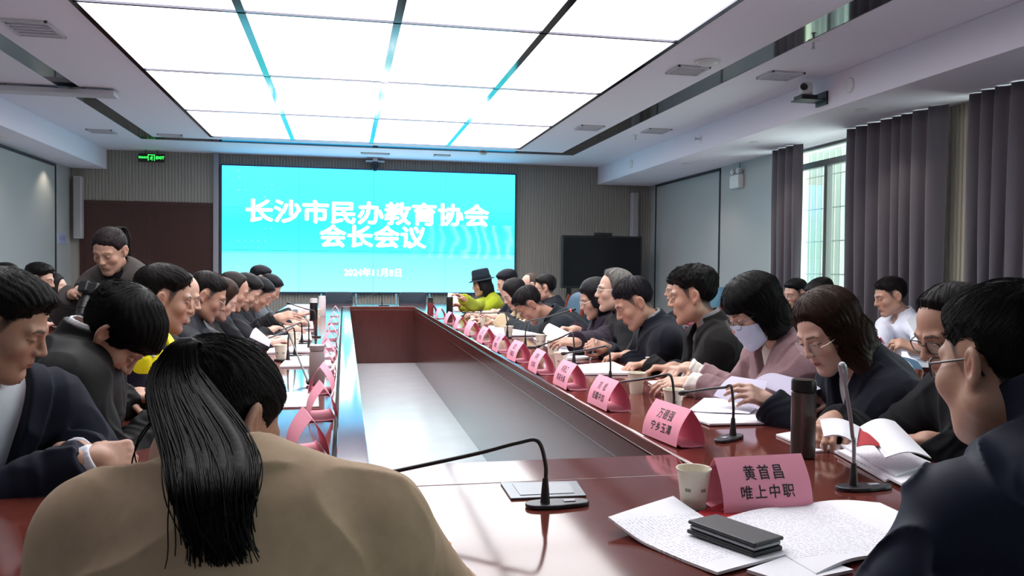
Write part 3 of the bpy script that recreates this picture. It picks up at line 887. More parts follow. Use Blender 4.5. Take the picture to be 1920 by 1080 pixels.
def hair_sdf(P, c):
    st = c['hair']; fat = c.get('fat', 0)
    X = P.copy(); X[:, 0] = np.abs(X[:, 0])
    vol = c.get('vol', 1.0)
    base = ell(X, (0, -.012, .036), (.0755 + .004 * fat, .096, .083))
    z = X[:, 2]; y = X[:, 1]
    hx, hz = HL[st]
    wv = c.get('part', 0.0)
    zc = np.interp(y, hx, hz).astype(F32)
    if wv: zc = zc - wv * sst(.03, .08, y) * np.clip(P[:, 0] / .05, -1, 1) * .02
    zig = .0035 * np.sin(P[:, 0] * 260 + 3 * np.sin(P[:, 0] * 90)) * sst(.0, .06, y)
    g = z - zc - zig
    tap = .22 + .78 * sst(.0, .034, g)
    if st in ('short', 'receding'):
        t = (.0030 + .0165 * vol * sst(.020, .100, z) + .007 * vol * sst(.0, .09, y) * sst(.05, .1, z)) * tap
        d = base - t
    elif st == 'bald':
        d = base - .006 * tap
    elif st == 'fringe':
        d = base - (.010 + .014 * vol * sst(-.02, .08, z)) * (.4 + .6 * tap)
    elif st == 'pony':
        d = base - .009 * tap
    elif st in ('bob', 'bangs', 'long'):
        fr = sst(.03, .07, y)
        d = base - (.012 + .014 * vol * sst(.0, .09, z)) * (1 - (.35 if st != 'bangs' else .1) * sst(.02, .075, y)) * (1 - fr + fr * (tap if st != 'bangs' else (.5 + .5 * tap)))
        s1 = ell(X, (.045, -.020, -.035), (.050 + .012 * vol, .078, .085))
        d = smin(d, s1, .03)
        d = smin(d, ell(X, (0, -.060, -.04), (.070, .055, .075)), .03)
        if st == 'long':
            L = c.get('hairlen', .24)
            d = smin(d, rc(X, (.066, -.02, -.05), (.076, .002, -.05 - L), .036, .026), .03)
            d = smin(d, rc(X, (.02, -.075, -.05), (.035, -.085, -.05 - L), .045, .04), .04)
    if st in ('long', 'bob', 'bangs'):
        # open the face
        w = .060 if st != 'long' else .060
        g = np.minimum(g, np.where(y > .02, np.maximum(X[:, 0] - (.056 - .10 * np.clip(y - .06, 0, .1)), z - zc), 1))
    d = smax(d, -g, .006)
    amp = c.get('rough_hair', 1.0)
    fx = P[:, 0]; fy = P[:, 1]
    if st == 'bald': amp *= .3
    strand = np.sin(np.arctan2(P[:, 0], P[:, 1] + .15) * 70 + 5 * np.sin(z * 35) + 4 * np.sin(fy * 40)) * .0007
    d = d + amp * (.0014 * wob(P, 95, 1.0) + strand)
    if c.get('spiky'): d = d + .004 * wob(P, 190, 2.0) * sst(.04, .1, z)
    return d
# ------------------------------------------------------------------ people
def rotm(yaw, pitch=0, roll=0):
    """columns right, forward, up. yaw in degrees: 0 looks along +Y, 90 along +X; pitch positive looks down"""
    a, p, r = math.radians(yaw), math.radians(pitch), math.radians(roll)
    f = np.array([math.sin(a), math.cos(a), 0]); rt = np.array([math.cos(a), -math.sin(a), 0]); up = np.array([0, 0, 1.0])
    f2 = f * math.cos(p) - up * math.sin(p); u2 = up * math.cos(p) + f * math.sin(p)
    r2 = rt * math.cos(r) - u2 * math.sin(r); u3 = u2 * math.cos(r) + rt * math.sin(r)
    return np.stack([r2, f2, u3], 1)

FING = [(.030, .090, (.043, .026, .020)), (.010, .095, (.047, .030, .021)), (-.010, .091, (.043, .028, .020)), (-.028, .083, (.033, .021, .018))]
def hand_sdf(P, h):
    W, a, n, l = h['W'], h['a'], h['n'], h['l']; s = h.get('s', 1.0)
    R = np.stack([a, l, n], 1)
    Q = ((P - A(W)) @ R.astype(F32)) / s          # local: along fingers, thumb side, back of the hand
    d = rbox(Q, (.052, .002, 0), (.046, .038, .0125), .0115)
    d = smin(d, rc(Q, (-.03, 0, 0), (.012, 0, 0), .0255, .026), .02)
    d = smin(d, ell(Q, (.032, .026, -.008), (.030, .016, .014)), .012)
    cu = h.get('curl', .4); sp = h.get('spread', .08)
    cs = h.get('curls', (cu, cu * 1.05, cu * 1.12, cu * 1.2))
    for k, (lo, ba, ln) in enumerate(FING):
        p = np.array([ba - .008, lo, .001]); lat = sp * (1.2 - k * .8)
        ang = 0.06
        for j, (seg, wgt) in enumerate(zip(ln, (.85, 1.15, .75))):
            ang += cs[k] * wgt
            dr = np.array([math.cos(ang), lat * math.cos(ang), -math.sin(ang)]); dr /= np.linalg.norm(dr)
            q = p + dr * seg
            r0 = (.0090, .0081, .0074)[j] * (.88 if k == 3 else 1); r1 = (.0081, .0074, .0062)[j] * (.88 if k == 3 else 1)
            d = smin(d, rc(Q, p, q, r0, r1), .006 if j else .010)
            p = q
    th = h.get('thumb', .5)
    p = np.array([.022, .030, -.008])
    for j, (seg, dr, r0, r1) in enumerate(((.040, (.62, .62 - .2 * th, -.30 - .25 * th), .0125, .0105), (.032, (.88, .30 - .45 * th, -.25 - .35 * th), .0102, .0090), (.025, (.95, .05 - .45 * th, -.25 - .4 * th), .0090, .0068))):
        q = p + nrm(dr) * seg
        d = smin(d, rc(Q, p, q, r0, r1), .010 if j == 0 else .006); p = q
    return d * s

def ik(S, W, l1, l2, pole):
    v = W - S; L = np.linalg.norm(v)
    if L > (l1 + l2) * .995:
        k = L / ((l1 + l2) * .995); l1 *= k; l2 *= k
    L = max(L, abs(l1 - l2) + .02)
    u = nrm(v); x = (l1 * l1 - l2 * l2 + L * L) / (2 * L)
    hh = math.sqrt(max(l1 * l1 - x * x, 1e-6))
    po = nrm(pole - u * (pole @ u))
    return S + u * x + po * hh

m_skin = mat('skin', (.5, .3, .22), .48, vcol=True, spec=.4, sss=.0, bump=(420, .12, .0006), var=(38, .05))
def hair_mat(col):
    return mat('hair_' + col.strip('#'), tuple(x * .6 for x in lin(col)), .55, spec=.14, bump=(260, .3, .001), var=(60, .2), stretch=(1, 1, .25))
def cloth_mat(col, kind='wool'):
    L_ = lin(col); k_ = .5 if max(L_) < .12 else (.85 if max(L_) < .35 else 1.0)
    L_ = tuple(x * k_ for x in L_)
    n = 'cloth_%s_%s' % (kind, col.strip('#'))
    if kind == 'wool': return mat(n, L_, .9, spec=.25, sheen=.04, bump=(330, .35, .0012), var=(9, .06))
    if kind == 'nylon': return mat(n, L_, .62, spec=.2, bump=(500, .1, .0006), var=(7, .05))
    return mat(n, L_, .8, bump=(600, .15, .0006), var=(7, .04))

def tubes_np(paths, r0, r1, n=3):
    """paths (S,K,3) -> V,Q of thin tapering tubes"""
    S, K, _ = paths.shape
    T = np.gradient(paths, axis=1); T /= np.maximum(np.linalg.norm(T, axis=2, keepdims=True), 1e-9)
    ref = np.where(np.abs(T[..., 2:3]) < .9, np.array([0, 0, 1.0]), np.array([1.0, 0, 0]))
    U = np.cross(T, ref); U /= np.maximum(np.linalg.norm(U, axis=2, keepdims=True), 1e-9)
    Wv = np.cross(T, U)
    r = np.linspace(r0, r1, K)[None, :, None]
    ring = [paths + (U * math.cos(2 * math.pi * k / n) + Wv * math.sin(2 * math.pi * k / n)) * r for k in range(n)]
    V = np.stack(ring, 2).reshape(-1, 3)
    s = np.arange(S)[:, None, None]; i = np.arange(K - 1)[None, :, None]; k = np.arange(n)[None, None, :]
    b = s * K * n + i * n
    k2 = (k + 1) % n
    Q = np.stack([b + k, b + k2, b + n + k2, b + n + k], -1).reshape(-1, 4)
    return V, Q

def strands(c, Vl, n, seed, steps=9, step=.0075, thick=.0007, flow='crown', lift=.0015):
    """hair strands combed along the hair shell; local head coordinates"""
    R = np.random.RandomState(seed)
    p = Vl[R.randint(0, len(Vl), n)].astype(F32)
    p = p[p[:, 2] > -.06] if flow != 'down' else p[p[:, 2] > -.02]
    n = len(p)
    path = [p.copy()]
    jit = R.normal(0, .18, (n, 3)).astype(F32)
    st = (step * R.uniform(.6, 1.3, n)).astype(F32)[:, None]
    for i in range(steps):
        if flow == 'crown':
            cr = A(c.get('whorl', (.012, -.055, .125)))
            d = p - cr; d[:, 1] += .015; d[:, 2] -= .02
        elif flow == 'back':
            d = A(c.get('tie', (0, -.125, .02))) - p
        elif flow == 'side':
            d = np.stack([np.full(n, c.get('side', 1.0)), .15 - p[:, 1] * 2, -.4 - np.abs(p[:, 0]) * 4], 1).astype(F32)
        elif flow == 'sweep':
            d = np.stack([p[:, 0] * 5 + .12, -np.ones(n) * .9, -.25 - np.abs(p[:, 0]) * 5], 1).astype(F32)
        else:
            px = c.get('partx', 0.0)
            d = np.stack([(p[:, 0] - px) * 9, -p[:, 1] * 2.0 - .1, -np.ones(n)], 1).astype(F32)
        d /= np.maximum(np.linalg.norm(d, axis=1, keepdims=True), 1e-6)
        d = d + jit * .6
        q = p + d * st
        e = 1e-3
        for it in range(2):
            f0 = hair_sdf(q, c)
            g = np.stack([hair_sdf(q + A(*[e if a == b else 0 for b in range(3)]), c) - f0 for a in range(3)], 1) / e
            gl = np.maximum(np.linalg.norm(g, axis=1, keepdims=True), .3)
            mv = (f0 - lift)[:, None] * g / (gl * gl)
            mv = np.clip(mv, -.006, .006)
            q = q - mv
        p = q.astype(F32); path.append(p.copy())
    P = np.stack(path, 1)
    P = P[np.abs(hair_sdf(P[:, -1], c)) < .008]
    seg = np.linalg.norm(np.diff(P, axis=1), axis=2).max(1); P = P[seg < step * 2.2]
    return tubes_np(P, thick, thick * .4)

NP = 0
PEOPLE = {}
def person(key, label, c, group=None):
    global NP
    NP += 1
    sc = c.get('hs', 1.0)
    H = np.array(c['H'], float)
    yaw, pitch, roll = c['yaw'], c.get('pitch', 15), c.get('roll', 0)
    Rh = rotm(yaw, pitch, roll)
    by = c.get('byaw', yaw)
    Rhalf = rotm(yaw * .4 + by * .6, pitch * .5, roll * .5)
    w = c.get('w', 1.0)
    N = np.array(c['N'], float) if 'N' in c else H + Rhalf @ np.array([0, -.068, -.142]) * sc + np.array(c.get('dN', (0, 0, 0)))
    bf = np.array([math.sin(math.radians(by)), math.cos(math.radians(by)), 0]); br = np.array([bf[1], -bf[0], 0])
    stand = c.get('stand', False)
    pz = .93 if stand else .52
    Pv = N - bf * c.get('lean', .12) + br * c.get('sideways', 0); Pv[2] = pz
    t = nrm(N - Pv); fw = nrm(bf - t * (bf @ t)); rt = nrm(np.cross(fw, t))
    L = np.linalg.norm(N - Pv)
    sw = c.get('sw', .165) * w
    sh = c.get('shrug', (0, 0)); shf = c.get('shfwd', (0.02, 0.02))
    Sj = [N - rt * sw - t * (.078 - sh[0]) + fw * shf[0], N + rt * sw - t * (.078 - sh[1]) + fw * shf[1]]   # left, right of the person
    nt_ = H + Rh @ np.array([0, -.018, -.055]) * sc
    nd = nrm(nt_ - N)
    dist = np.linalg.norm(H - CAMP)
    h = c.get('h', float(np.clip(dist * .00115, .0028, .0085)))
    hc_ = c.get('hcl', max(h * 1.35, .0045))
    TF = np.stack([rt, fw, t], 1)
    def torso(P, off):
        q = A(w, w ** 1.5, 1)
        d = ell(P, Pv + t * L * .68 - fw * .004, (.150 * w + off, .106 * w ** 1.4 + off, .185 + off), TF)
        d = smin(d, ell(P, Pv + t * L * .34 + fw * .012, (.146 * w + off, .112 * w ** 1.6 + off, .19 + off), TF), .06)
        d = smin(d, ell(P, Pv + t * .01, (.168 * w + off, .128 * w ** 1.4 + off, .12 + off), TF), .05)
        d = smin(d, rc(P, Sj[0] + rt * .01, N - t * .075 - fw * .018, .052 + off, .062 + off), .05)
        d = smin(d, rc(P, Sj[1] - rt * .01, N - t * .075 - fw * .018, .052 + off, .062 + off), .05)
        d = smin(d, rc(P, Sj[0] + rt * .03 + t * .018, N - t * .020 - fw * .014, .036 + off * .8, .040 + off * .6), .04)
        d = smin(d, rc(P, Sj[1] - rt * .03 + t * .018, N - t * .020 - fw * .014, .036 + off * .8, .040 + off * .6), .04)
        if c.get('fem'): d = smin(d, smin(ell(P, Pv + t * L * .60 + fw * .075 - rt * .07, (.062 + off, .055 + off, .065 + off), TF), ell(P, Pv + t * L * .60 + fw * .075 + rt * .07, (.062 + off, .055 + off, .065 + off), TF), .03), .05)
        return d
    # hands and arms
    hands = []
    aw = c.get('aw', 1.0)
    for i in (0, 1):
        hd = c.get('hands', (None, None))[i]
        sg = -1 if i == 0 else 1
        if hd is None:      # forearm resting in front
            Wp = N + bf * .40 + br * sg * .13; Wp[2] = .80
            hd = dict(W=Wp)
        Wp = np.array(hd['W'], float)
        pole = np.array(hd.get('pole', (0, 0, -1.0)), float) + br * sg * hd.get('out', .55) - bf * hd.get('back', .35)
        E = ik(Sj[i], Wp, .285 * c.get('al', 1), .255 * c.get('al', 1), pole)
        fd = nrm(Wp - E)
        a = nrm(np.array(hd['a'], float)) if 'a' in hd else nrm(fd + np.array([0, 0, -fd[2] * .6]))
        n = np.array(hd.get('n', (0, 0, 1.0)), float); n = nrm(n - a * (n @ a))
        l = np.cross(n, a) * (1 if i == 1 else -1)
        hands.append(dict(W=Wp, a=a, n=n, l=l, E=E, S=Sj[i], fd=fd, curl=hd.get('curl', .45), spread=hd.get('spread', .08), thumb=hd.get('thumb', .5),
                          s=hd.get('s', .95 if c.get('fem') else 1.03), **({'curls': hd['curls']} if 'curls' in hd else {})))
    PEOPLE[key] = dict(H=H, Rh=Rh, s=sc, N=N, P=Pv, hands=hands, c=c, bf=bf, br=br)
    root = thing('person', label, 'person', (float(Pv[0]), float(Pv[1]), 0), group=group)
    org = np.array(root.location)
    # ---- body
    def fbody(P):
        d = torso(P, 0)
        d = smin(d, rc(P, N - t * .02 - fw * .012, nt_, .056 * c.get('neck', 1), .050 * c.get('neck', 1)), .04)
        for hd in hands:
            d = smin(d, rc(P, hd['S'], hd['E'], .050 * aw, .041 * aw), .03)
            d = smin(d, rc(P, hd['E'], hd['W'], .041 * aw, .027), .02)
            d = smin(d, near(P, hd['W'] + hd['a'] * .08, .13, lambda q, hd=hd: hand_sdf(q, hd)), .015)
        d = smin(d, near(P, H, .17, lambda q: head_sdf(((q - A(H)) @ Rh.astype(F32)) / sc, c) * sc), .025)
        return d
    pts = [Pv - [.25, .25, .15], Pv + [.25, .25, .15], H - .19 * sc, H + .19 * sc] + [x['W'] - .21 for x in hands] + [x['W'] + .21 for x in hands] + [x['E'] - .08 for x in hands] + [x['E'] + .08 for x in hands] + [x['S'] - .12 for x in hands] + [x['S'] + .12 for x in hands]
    lo, hi = np.min(pts, 0), np.max(pts, 0)
    V, Q = surface(fbody, lo, hi, h)
    cols = np.tile(np.array(c.get('skin', lin('#c08a70')), float), (len(V), 1))
    Vl = ((V - H) @ Rh) / sc
    m = np.linalg.norm(Vl, axis=1) < .16
    cc = dict(c); cc['skin'] = c.get('skin', lin('#c08a70'))
    cols[m] = eye_paint(Vl[m], cols[m], cc)
    npmesh('body', V, Q, m_skin, root, np.clip(cols, 0, 1), org)
    # ---- hair
    if c.get('hair'):
        hl = c.get('hairlen', .24)
        def fh(P): return hair_sdf(((P - A(H)) @ Rh.astype(F32)) / sc, c) * sc
        hm = .15 if c['hair'] not in ('long',) else .20 + hl
        V, Q = surface(fh, H - hm * sc, H + np.array([.15, .15, .15]) * sc + (np.array([.1, .1, 0]) if c['hair'] == 'long' else 0), max(h, .0028))
        Vl = ((V - H) @ Rh) / sc
        if c.get('strands'):
            Vs, Qs = strands(c, Vl, c['strands'], NP, flow=c.get('flow', 'crown'), steps=c.get('ssteps', 9), step=c.get('sstep', .0075), thick=c.get('sthick', .0006), lift=c.get('slift', .0015))
            Vw = H + (Vs * sc) @ Rh.T
            Q = np.concatenate([Q, Qs + len(V)]); V = np.concatenate([V, Vw])
        npmesh('hair', V, Q, hair_mat(c.get('haircol', '#1c1917')), root, None, org)
    # ---- garments
    def arms(P, off, cut, ex=1.0, r2=.036):
        d = None
        for i, hd in enumerate(hands):
            W2 = hd['W'] - hd['fd'] * cut
            u = rc(P, hd['S'], hd['E'], .052 * aw + off, .043 * aw + off)
            fo = rc(P, hd['E'], W2 + hd['fd'] * .04, .043 * aw + off, r2 + off * .8)
            fo = smax(fo, (P - A(W2)) @ A(hd['fd']), .004)
            # folds round the elbow and along the sleeve
            de = np.sqrt(((P - A(hd['E'])) ** 2).sum(1))
            al = (P - A(hd['E'])) @ A(hd['fd']); au = (P - A(hd['E'])) @ A(nrm(hd['S'] - hd['E']))
            k = c.get('folds', 1.0)
            w1 = wob(P, 17, i + NP); w2 = wob(P, 31, i + 3 + NP)
            fo = fo + k * .0042 * np.sin(al * 95 + 7 * w1) * np.exp(-(al / .12) ** 2) * (.3 + np.abs(w2))
            fo = fo + k * .0030 * np.sin(al * 150 + 8 * w2) * np.exp(-((al - .2) / .08) ** 2) * (.3 + np.abs(w1))
            u = u + k * .0042 * np.sin(au * 85 + 7 * w1) * np.exp(-((au) / .14) ** 2) * (.3 + np.abs(w2))
            a_ = smin(u, fo, .02)
            d = a_ if d is None else np.minimum(d, a_)
        return d
    def qc(P): return (P - A(N)) @ TF.astype(F32)
    def ring(P, r0, fl, h0, h1, th, ang, base=.0, tilt=.0):
        """collar: cone shell round the neck, open at the front by ang (radians half angle)"""
        ax = nrm(nd * .45 + t * .55 + fw * tilt)
        B0 = N + ax * base - fw * .008
        v = P - A(B0); hh = v @ A(ax)
        rad = v - hh[:, None] * A(ax); rho = np.sqrt((rad ** 2).sum(1))
        d = np.abs(rho - (r0 + fl * hh)) - th
        d = np.maximum(d, np.abs(hh - (h0 + h1) / 2) - (h1 - h0) / 2)
        fa = np.arctan2(np.abs(rad @ A(rt)), rad @ A(fw))
        if ang > 0: d = np.maximum(d, (ang - fa) * rho)
        return d
    def garment(P, g):
        off = g.get('off', .018)
        d = torso(P, off)
        k = c.get('folds', 1.0)
        rg = 1 - np.abs(wob(P + .03 * np.stack([wob(P, 9, 1.0), wob(P, 11, 2.0), wob(P, 8, 3.0)], 1).astype(F32), 19, NP * .7)) * 2.2
        d = d + k * (.0050 * wob(P, 15, NP * .5) - .0110 * np.maximum(rg, 0) ** 2 + .0022 * wob(P, 48, NP * 1.1))
        q = qc(P)
        if g.get('v'):
            vw, vd = g['v']
            cutd = np.maximum(np.abs(q[:, 0]) - np.maximum(vw * (q[:, 2] + vd) / vd, 0), .0 - q[:, 1])
            if g.get('lapel', .0):
                lw = g['lapel']
                m = sst(lw + .004, lw - .002, cutd) * (q[:, 1] > .0) * sst(-vd - .02, -vd + .03, q[:, 2]) * sst(.06, .03, q[:, 2])
                d = d - .013 * m
            d = smax(d, -cutd, .006)
        if g.get('zip'):
            d = d + .0045 * sst(.0045, .002, np.abs(q[:, 0])) * (q[:, 1] > .02)
        if g.get('sleeves', True):
            d = smin(d, arms(P, off, g.get('cut', .012)) + k * (.0035 * wob(P, 24, NP * .9) - .006 * np.maximum(1 - np.abs(wob(P, 27, NP * .3 + 2)) * 2.4, 0) ** 2), .035)
        # neck hole
        d = smax(d, -rc(P, N - fw * .004 - nd * .02, N + nd * .14, g.get('nr', .060), g.get('nr', .060) + .012), .008)
        for cl in g.get('collar', ()):
            d = smin(d, ring(P, **cl), .006)
        # bottom
        d = np.maximum(d, -(P[:, 2] - (Pv[2] - g.get('len', .06))))
        return d
    for nm, g in c.get('wear', ()):
        V, Q = surface(lambda P: garment(P, g), lo - .04, hi + .04, g.get('h', hc_))
        npmesh(nm, V, Q, cloth_mat(g['col'], g.get('mat', 'wool')), root, None, org)
    # ---- shirt front, collar, cuffs
    if c.get('shirt'):
        g = c['shirt']
        def fsh(P):
            d = torso(P, g.get('off', .008))
            q = qc(P)
            d = smax(d, -rc(P, N - fw * .004 - nd * .02, N + nd * .14, g.get('nr', .055), g.get('nr', .055) + .012), .006)
            for cl in g.get('collar', (dict(r0=.072, fl=-.20, h0=.0, h1=.074, th=.0042, ang=.30, base=.01),)):
                d = smin(d, ring(P, **cl), .004)
            if g.get('cuff', .012) > 0:
                for hd in hands:
                    W2 = hd['W'] + hd['fd'] * (g.get('cuff', .012) - .012)
                    fo = rc(P, hd['W'] - hd['fd'] * .1, W2 + hd['fd'] * .04, .040, .036)
                    d = np.minimum(d, np.maximum(fo, (P - A(W2)) @ A(hd['fd'])))
            d = np.maximum(d, -(P[:, 2] - (Pv[2] - .02)))
            return d
        V, Q = surface(fsh, lo - .04, hi + .04, hc_)
        npmesh(g.get('name', 'shirt'), V, Q, cloth_mat(g['col'], 'cotton'), root, None, org)
    # ---- legs
    hips = [Pv - br * .09, Pv + br * .09]
    if stand: kn = [x + np.array([0, 0, -.44]) + bf * .02 for x in hips]; an = [np.array([x[0], x[1], .09]) for x in hips]
    else:
        kn = [x + bf * .40 + br * s_ * .05 + np.array([0, 0, .02]) for x, s_ in zip(hips, (-1, 1))]
        an = [np.array([k[0], k[1], .09]) - bf * c.get('tuck', .05) for k in kn]
    def fl(P):
        d = ell(P, Pv + t * .01, (.168 * w + .012, .128 * w ** 1.4 + .012, .13), TF)
        for a_, b_, e_ in zip(hips, kn, an):
            d = smin(d, rc(P, a_, b_, .083 * w, .062), .04); d = smin(d, rc(P, b_, e_, .060, .046), .03)
        return np.maximum(d, .055 - P[:, 2]) + .003 * wob(P, 30, NP)
    pp = np.concatenate([hips, kn, an])
    V, Q = surface(fl, pp.min(0) - [.2, .2, .1], pp.max(0) + [.2, .2, .2], .016)
    npmesh('trousers', V, Q, cloth_mat(c.get('trousers', '#1a1a20'), 'cotton'), root, None, org)
    for e_ in an:
        def fs(P):
            f0 = e_ + bf * .02; f0 = np.array([f0[0], f0[1], .045]); f1 = f0 + bf * .13
            d = smin(rc(P, f0 - bf * .03, f1, .040, .034), ell(P, e_ + [0, 0, -.005], (.042, .042, .05)), .03)
            return np.maximum(d, .003 - P[:, 2])
        V, Q = surface(fs, e_ - [.22, .22, .1], e_ + [.22, .22, .1], .012)
        npmesh('shoe', V, Q, mat('shoe_leather', lin('#141214'), .35), root, None, org)
    toW = lambda p: tuple(H + Rh @ (np.array(p, float) * sc))
    # ---- glasses
    if c.get('glasses') is not None:
        g = c['glasses']; fr = MB(); ls = MB()
        rx, rz, rr = g.get('rx', .024), g.get('rz', .0165), g.get('r', .0013)
        zc_, yc = g.get('z', .002), .098 + g.get('dy', 0)
        for s_ in (-1, 1):
            pts = []; ex = 2.0 / g.get('sq', 2.6)
            for k in range(25):
                a_ = 2 * math.pi * k / 24
                ca, sa = math.cos(a_), math.sin(a_)
                x = math.copysign(abs(ca) ** ex, ca) * rx; z = math.copysign(abs(sa) ** ex, sa) * rz
                pts.append(toW((s_ * .0325 + x, yc - abs(x * .12) - .10 * max(0, abs(s_ * .0325 + x) - .03), zc_ + z)))
            if g.get('rim', True): fr.tube(pts, rr * sc, 6, cap=False)
            elif g.get('top', True): fr.tube(pts[0:13], rr * sc, 6)
            cpt = toW((s_ * .0325, yc, zc_)); ls.add([cpt] + pts[:24], [(0, k + 1, (k + 1) % 24 + 1) for k in range(24)])
            fr.tube([toW((s_ * (.0325 + rx), yc - .008, zc_ + .006)), toW((s_ * .073, .075, zc_ + .008)), toW((s_ * .081, .0, zc_ + .010)), toW((s_ * .080, -.012, zc_ + .006)), toW((s_ * .078, -.026, zc_ - .018))], rr * sc * 1.1, 6)
        fr.tube([toW((-.0325 + rx, yc - .002, zc_ + .004)), toW((0, yc + .004, zc_ + .007)), toW((.0325 - rx, yc - .002, zc_ + .004))], rr * sc, 6)
        go_ = obj('glasses', fr, mat('frame_' + g.get('col', '#16151a').strip('#'), lin(g.get('col', '#16151a')), .3, metal=g.get('metal', 0)), root, world=True, smooth=True)
        obj('lens', ls, mat('spectacle_lens', (.93, .95, .97), .02, alpha=.12, spec=.9), go_, world=True, smooth=True)
    if c.get('mask'):
        nu, nv = 26, 18
        hs = lambda P: head_sdf(P, c)
        U, Vv = np.meshgrid(np.linspace(-1, 1, nu), np.linspace(0, 1, nv), indexing='ij')
        U = U.ravel(); Vv = Vv.ravel()
        zz = -.118 + Vv * .108 + .020 * (1 - Vv) * np.abs(U) ** 2 - .012 * Vv * np.abs(U) ** 2 + Vv * .012 * (1 - np.abs(U)) ** 2
        th = U * 1.18
        dr = np.stack([np.sin(th), np.cos(th), np.zeros_like(th)], 1)
        o = np.stack([np.zeros_like(th), np.full_like(th, .012), zz], 1)
        rr_ = np.full(len(th), .17)
        for it in range(40):
            rr_ -= np.maximum(hs((o + dr * rr_[:, None]).astype(F32)) - .005, -.004) * .7
        rr_ = np.maximum(rr_, .02)
        G = rr_.reshape(nu, nv)
        for it in range(10): G[1:-1, 1:-1] = .2 * (G[1:-1, 1:-1] + G[:-2, 1:-1] + G[2:, 1:-1] + G[1:-1, :-2] + G[1:-1, 2:])
        G = np.maximum(G, rr_.reshape(nu, nv) + .002)
        for it in range(2): G[1:-1, 1:-1] = np.maximum(G[1:-1, 1:-1], .25 * (G[:-2, 1:-1] + G[2:, 1:-1] + G[1:-1, :-2] + G[1:-1, 2:]))
        pl = .0022 * np.abs(np.sin(Vv.reshape(nu, nv) * 3.5 * math.pi)) * (1 - np.abs(U.reshape(nu, nv)) ** 3)
        p = o + dr * (G + pl).ravel()[:, None]
        vs = [toW(x) for x in p] + [toW(x) for x in (p - dr * .0012)]
        n0 = nu * nv; mb = MB(); fs_ = []
        for i in range(nu - 1):
            for j in range(nv - 1):
                q = (i * nv + j, (i + 1) * nv + j, (i + 1) * nv + j + 1, i * nv + j + 1); fs_ += [q, tuple(k + n0 for k in q)[::-1]]
        bd = [i * nv for i in range(nu)] + [(nu - 1) * nv + j for j in range(1, nv)] + [i * nv + nv - 1 for i in range(nu - 2, -1, -1)] + [j for j in range(nv - 2, 0, -1)]
        for k in range(len(bd)): a_, b_ = bd[k], bd[(k + 1) % len(bd)]; fs_.append((a_, a_ + n0, b_ + n0, b_))
        mb.add(vs, fs_)
        mo = obj('face_mask', mb, mat('mask_cloth', lin('#c8d4ea'), .8, bump=(300, .1, .0005)), root, world=True, smooth=True)
        for s_ in (0, nu - 1):
            st_ = MB()
            sg = -1 if s_ == 0 else 1
            for j in (1, nv - 2):
                e0 = p[s_ * nv + j]; mid = (e0 + np.array([sg * .083, -.018, .0])) / 2 + np.array([sg * .006, 0, 0])
                st_.tube([toW(e0), toW(mid), toW((sg * .084, -.024, -.01 if j == 1 else .012))], .0012, 5)
            obj('ear_loop', st_, mat('mask_cloth'), mo, world=True, smooth=True)
    c['_root'] = root
    return root
# ================================================================== furniture
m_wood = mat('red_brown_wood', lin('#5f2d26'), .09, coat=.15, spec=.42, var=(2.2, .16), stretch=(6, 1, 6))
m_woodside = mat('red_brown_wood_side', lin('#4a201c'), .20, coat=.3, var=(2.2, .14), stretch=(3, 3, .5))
m_gap = mat('table_gap', lin('#0c0708'), .6)
TZ = .76
OX0, OX1, OY0, OY1 = -.76, 1.76, 1.16, 11.95
IX0, IX1, IY0, IY1 = .07, .916, 2.19, 11.1
T = thing('conference_table', 'large red brown hollow rectangular conference table', 'table', ((OX0 + OX1) / 2, (OY0 + OY1) / 2, 0))
def ring_mb(o, i, z0, z1):
    mb = MB(); v = []
    for z in (z0, z1):
        for r in (o, i): v += [(r[0], r[2], z), (r[1], r[2], z), (r[1], r[3], z), (r[0], r[3], z)]
    f = []
    for k in range(4):
        k2 = (k + 1) % 4
        f += [(8 + k, 8 + k2, 12 + k2, 12 + k), (k2, k, 4 + k, 4 + k2), (k, k2, 8 + k2, 8 + k), (4 + k2, 4 + k, 12 + k, 12 + k2)]
    return mb.add(v, f)
obj('table_top', ring_mb((OX0, OX1, OY0, OY1), (-.03, IX1, 1.955, IY1), TZ - .045, TZ), m_wood, T, world=True, bevel=.008, seg=3)
# inner ledge: left and near side, one L-shaped board, a few mm lower behind a dark gap
lz = TZ - .004
led = MB()
pg = [(-.020, IY1), (-.020, 1.968), (.875, 1.968), (.93, 2.19), (.07, 2.19), (.07, IY1)]
led.prism(pg, lambda p: (p[0], p[1], lz - .035), lambda p: (p[0], p[1], lz))
obj('inner_ledge', led, m_wood, T, world=True, bevel=.003)
obj('gap_strip', ring_mb((-.032, .93, 1.95, IY1), (.06, .935, 2.18, IY1 + .01), TZ - .09, TZ - .05), m_gap, T, world=True)
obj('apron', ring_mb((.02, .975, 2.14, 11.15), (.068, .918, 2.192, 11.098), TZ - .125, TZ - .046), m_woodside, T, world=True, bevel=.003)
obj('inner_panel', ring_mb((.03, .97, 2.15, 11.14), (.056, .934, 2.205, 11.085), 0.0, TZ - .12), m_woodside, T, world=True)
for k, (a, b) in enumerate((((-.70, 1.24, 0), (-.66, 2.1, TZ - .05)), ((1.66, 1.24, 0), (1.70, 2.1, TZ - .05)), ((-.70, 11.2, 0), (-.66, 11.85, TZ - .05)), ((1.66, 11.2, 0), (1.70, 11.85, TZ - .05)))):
    obj('end_panel', MB().box(a, b), m_woodside, T, world=True, bevel=.003)
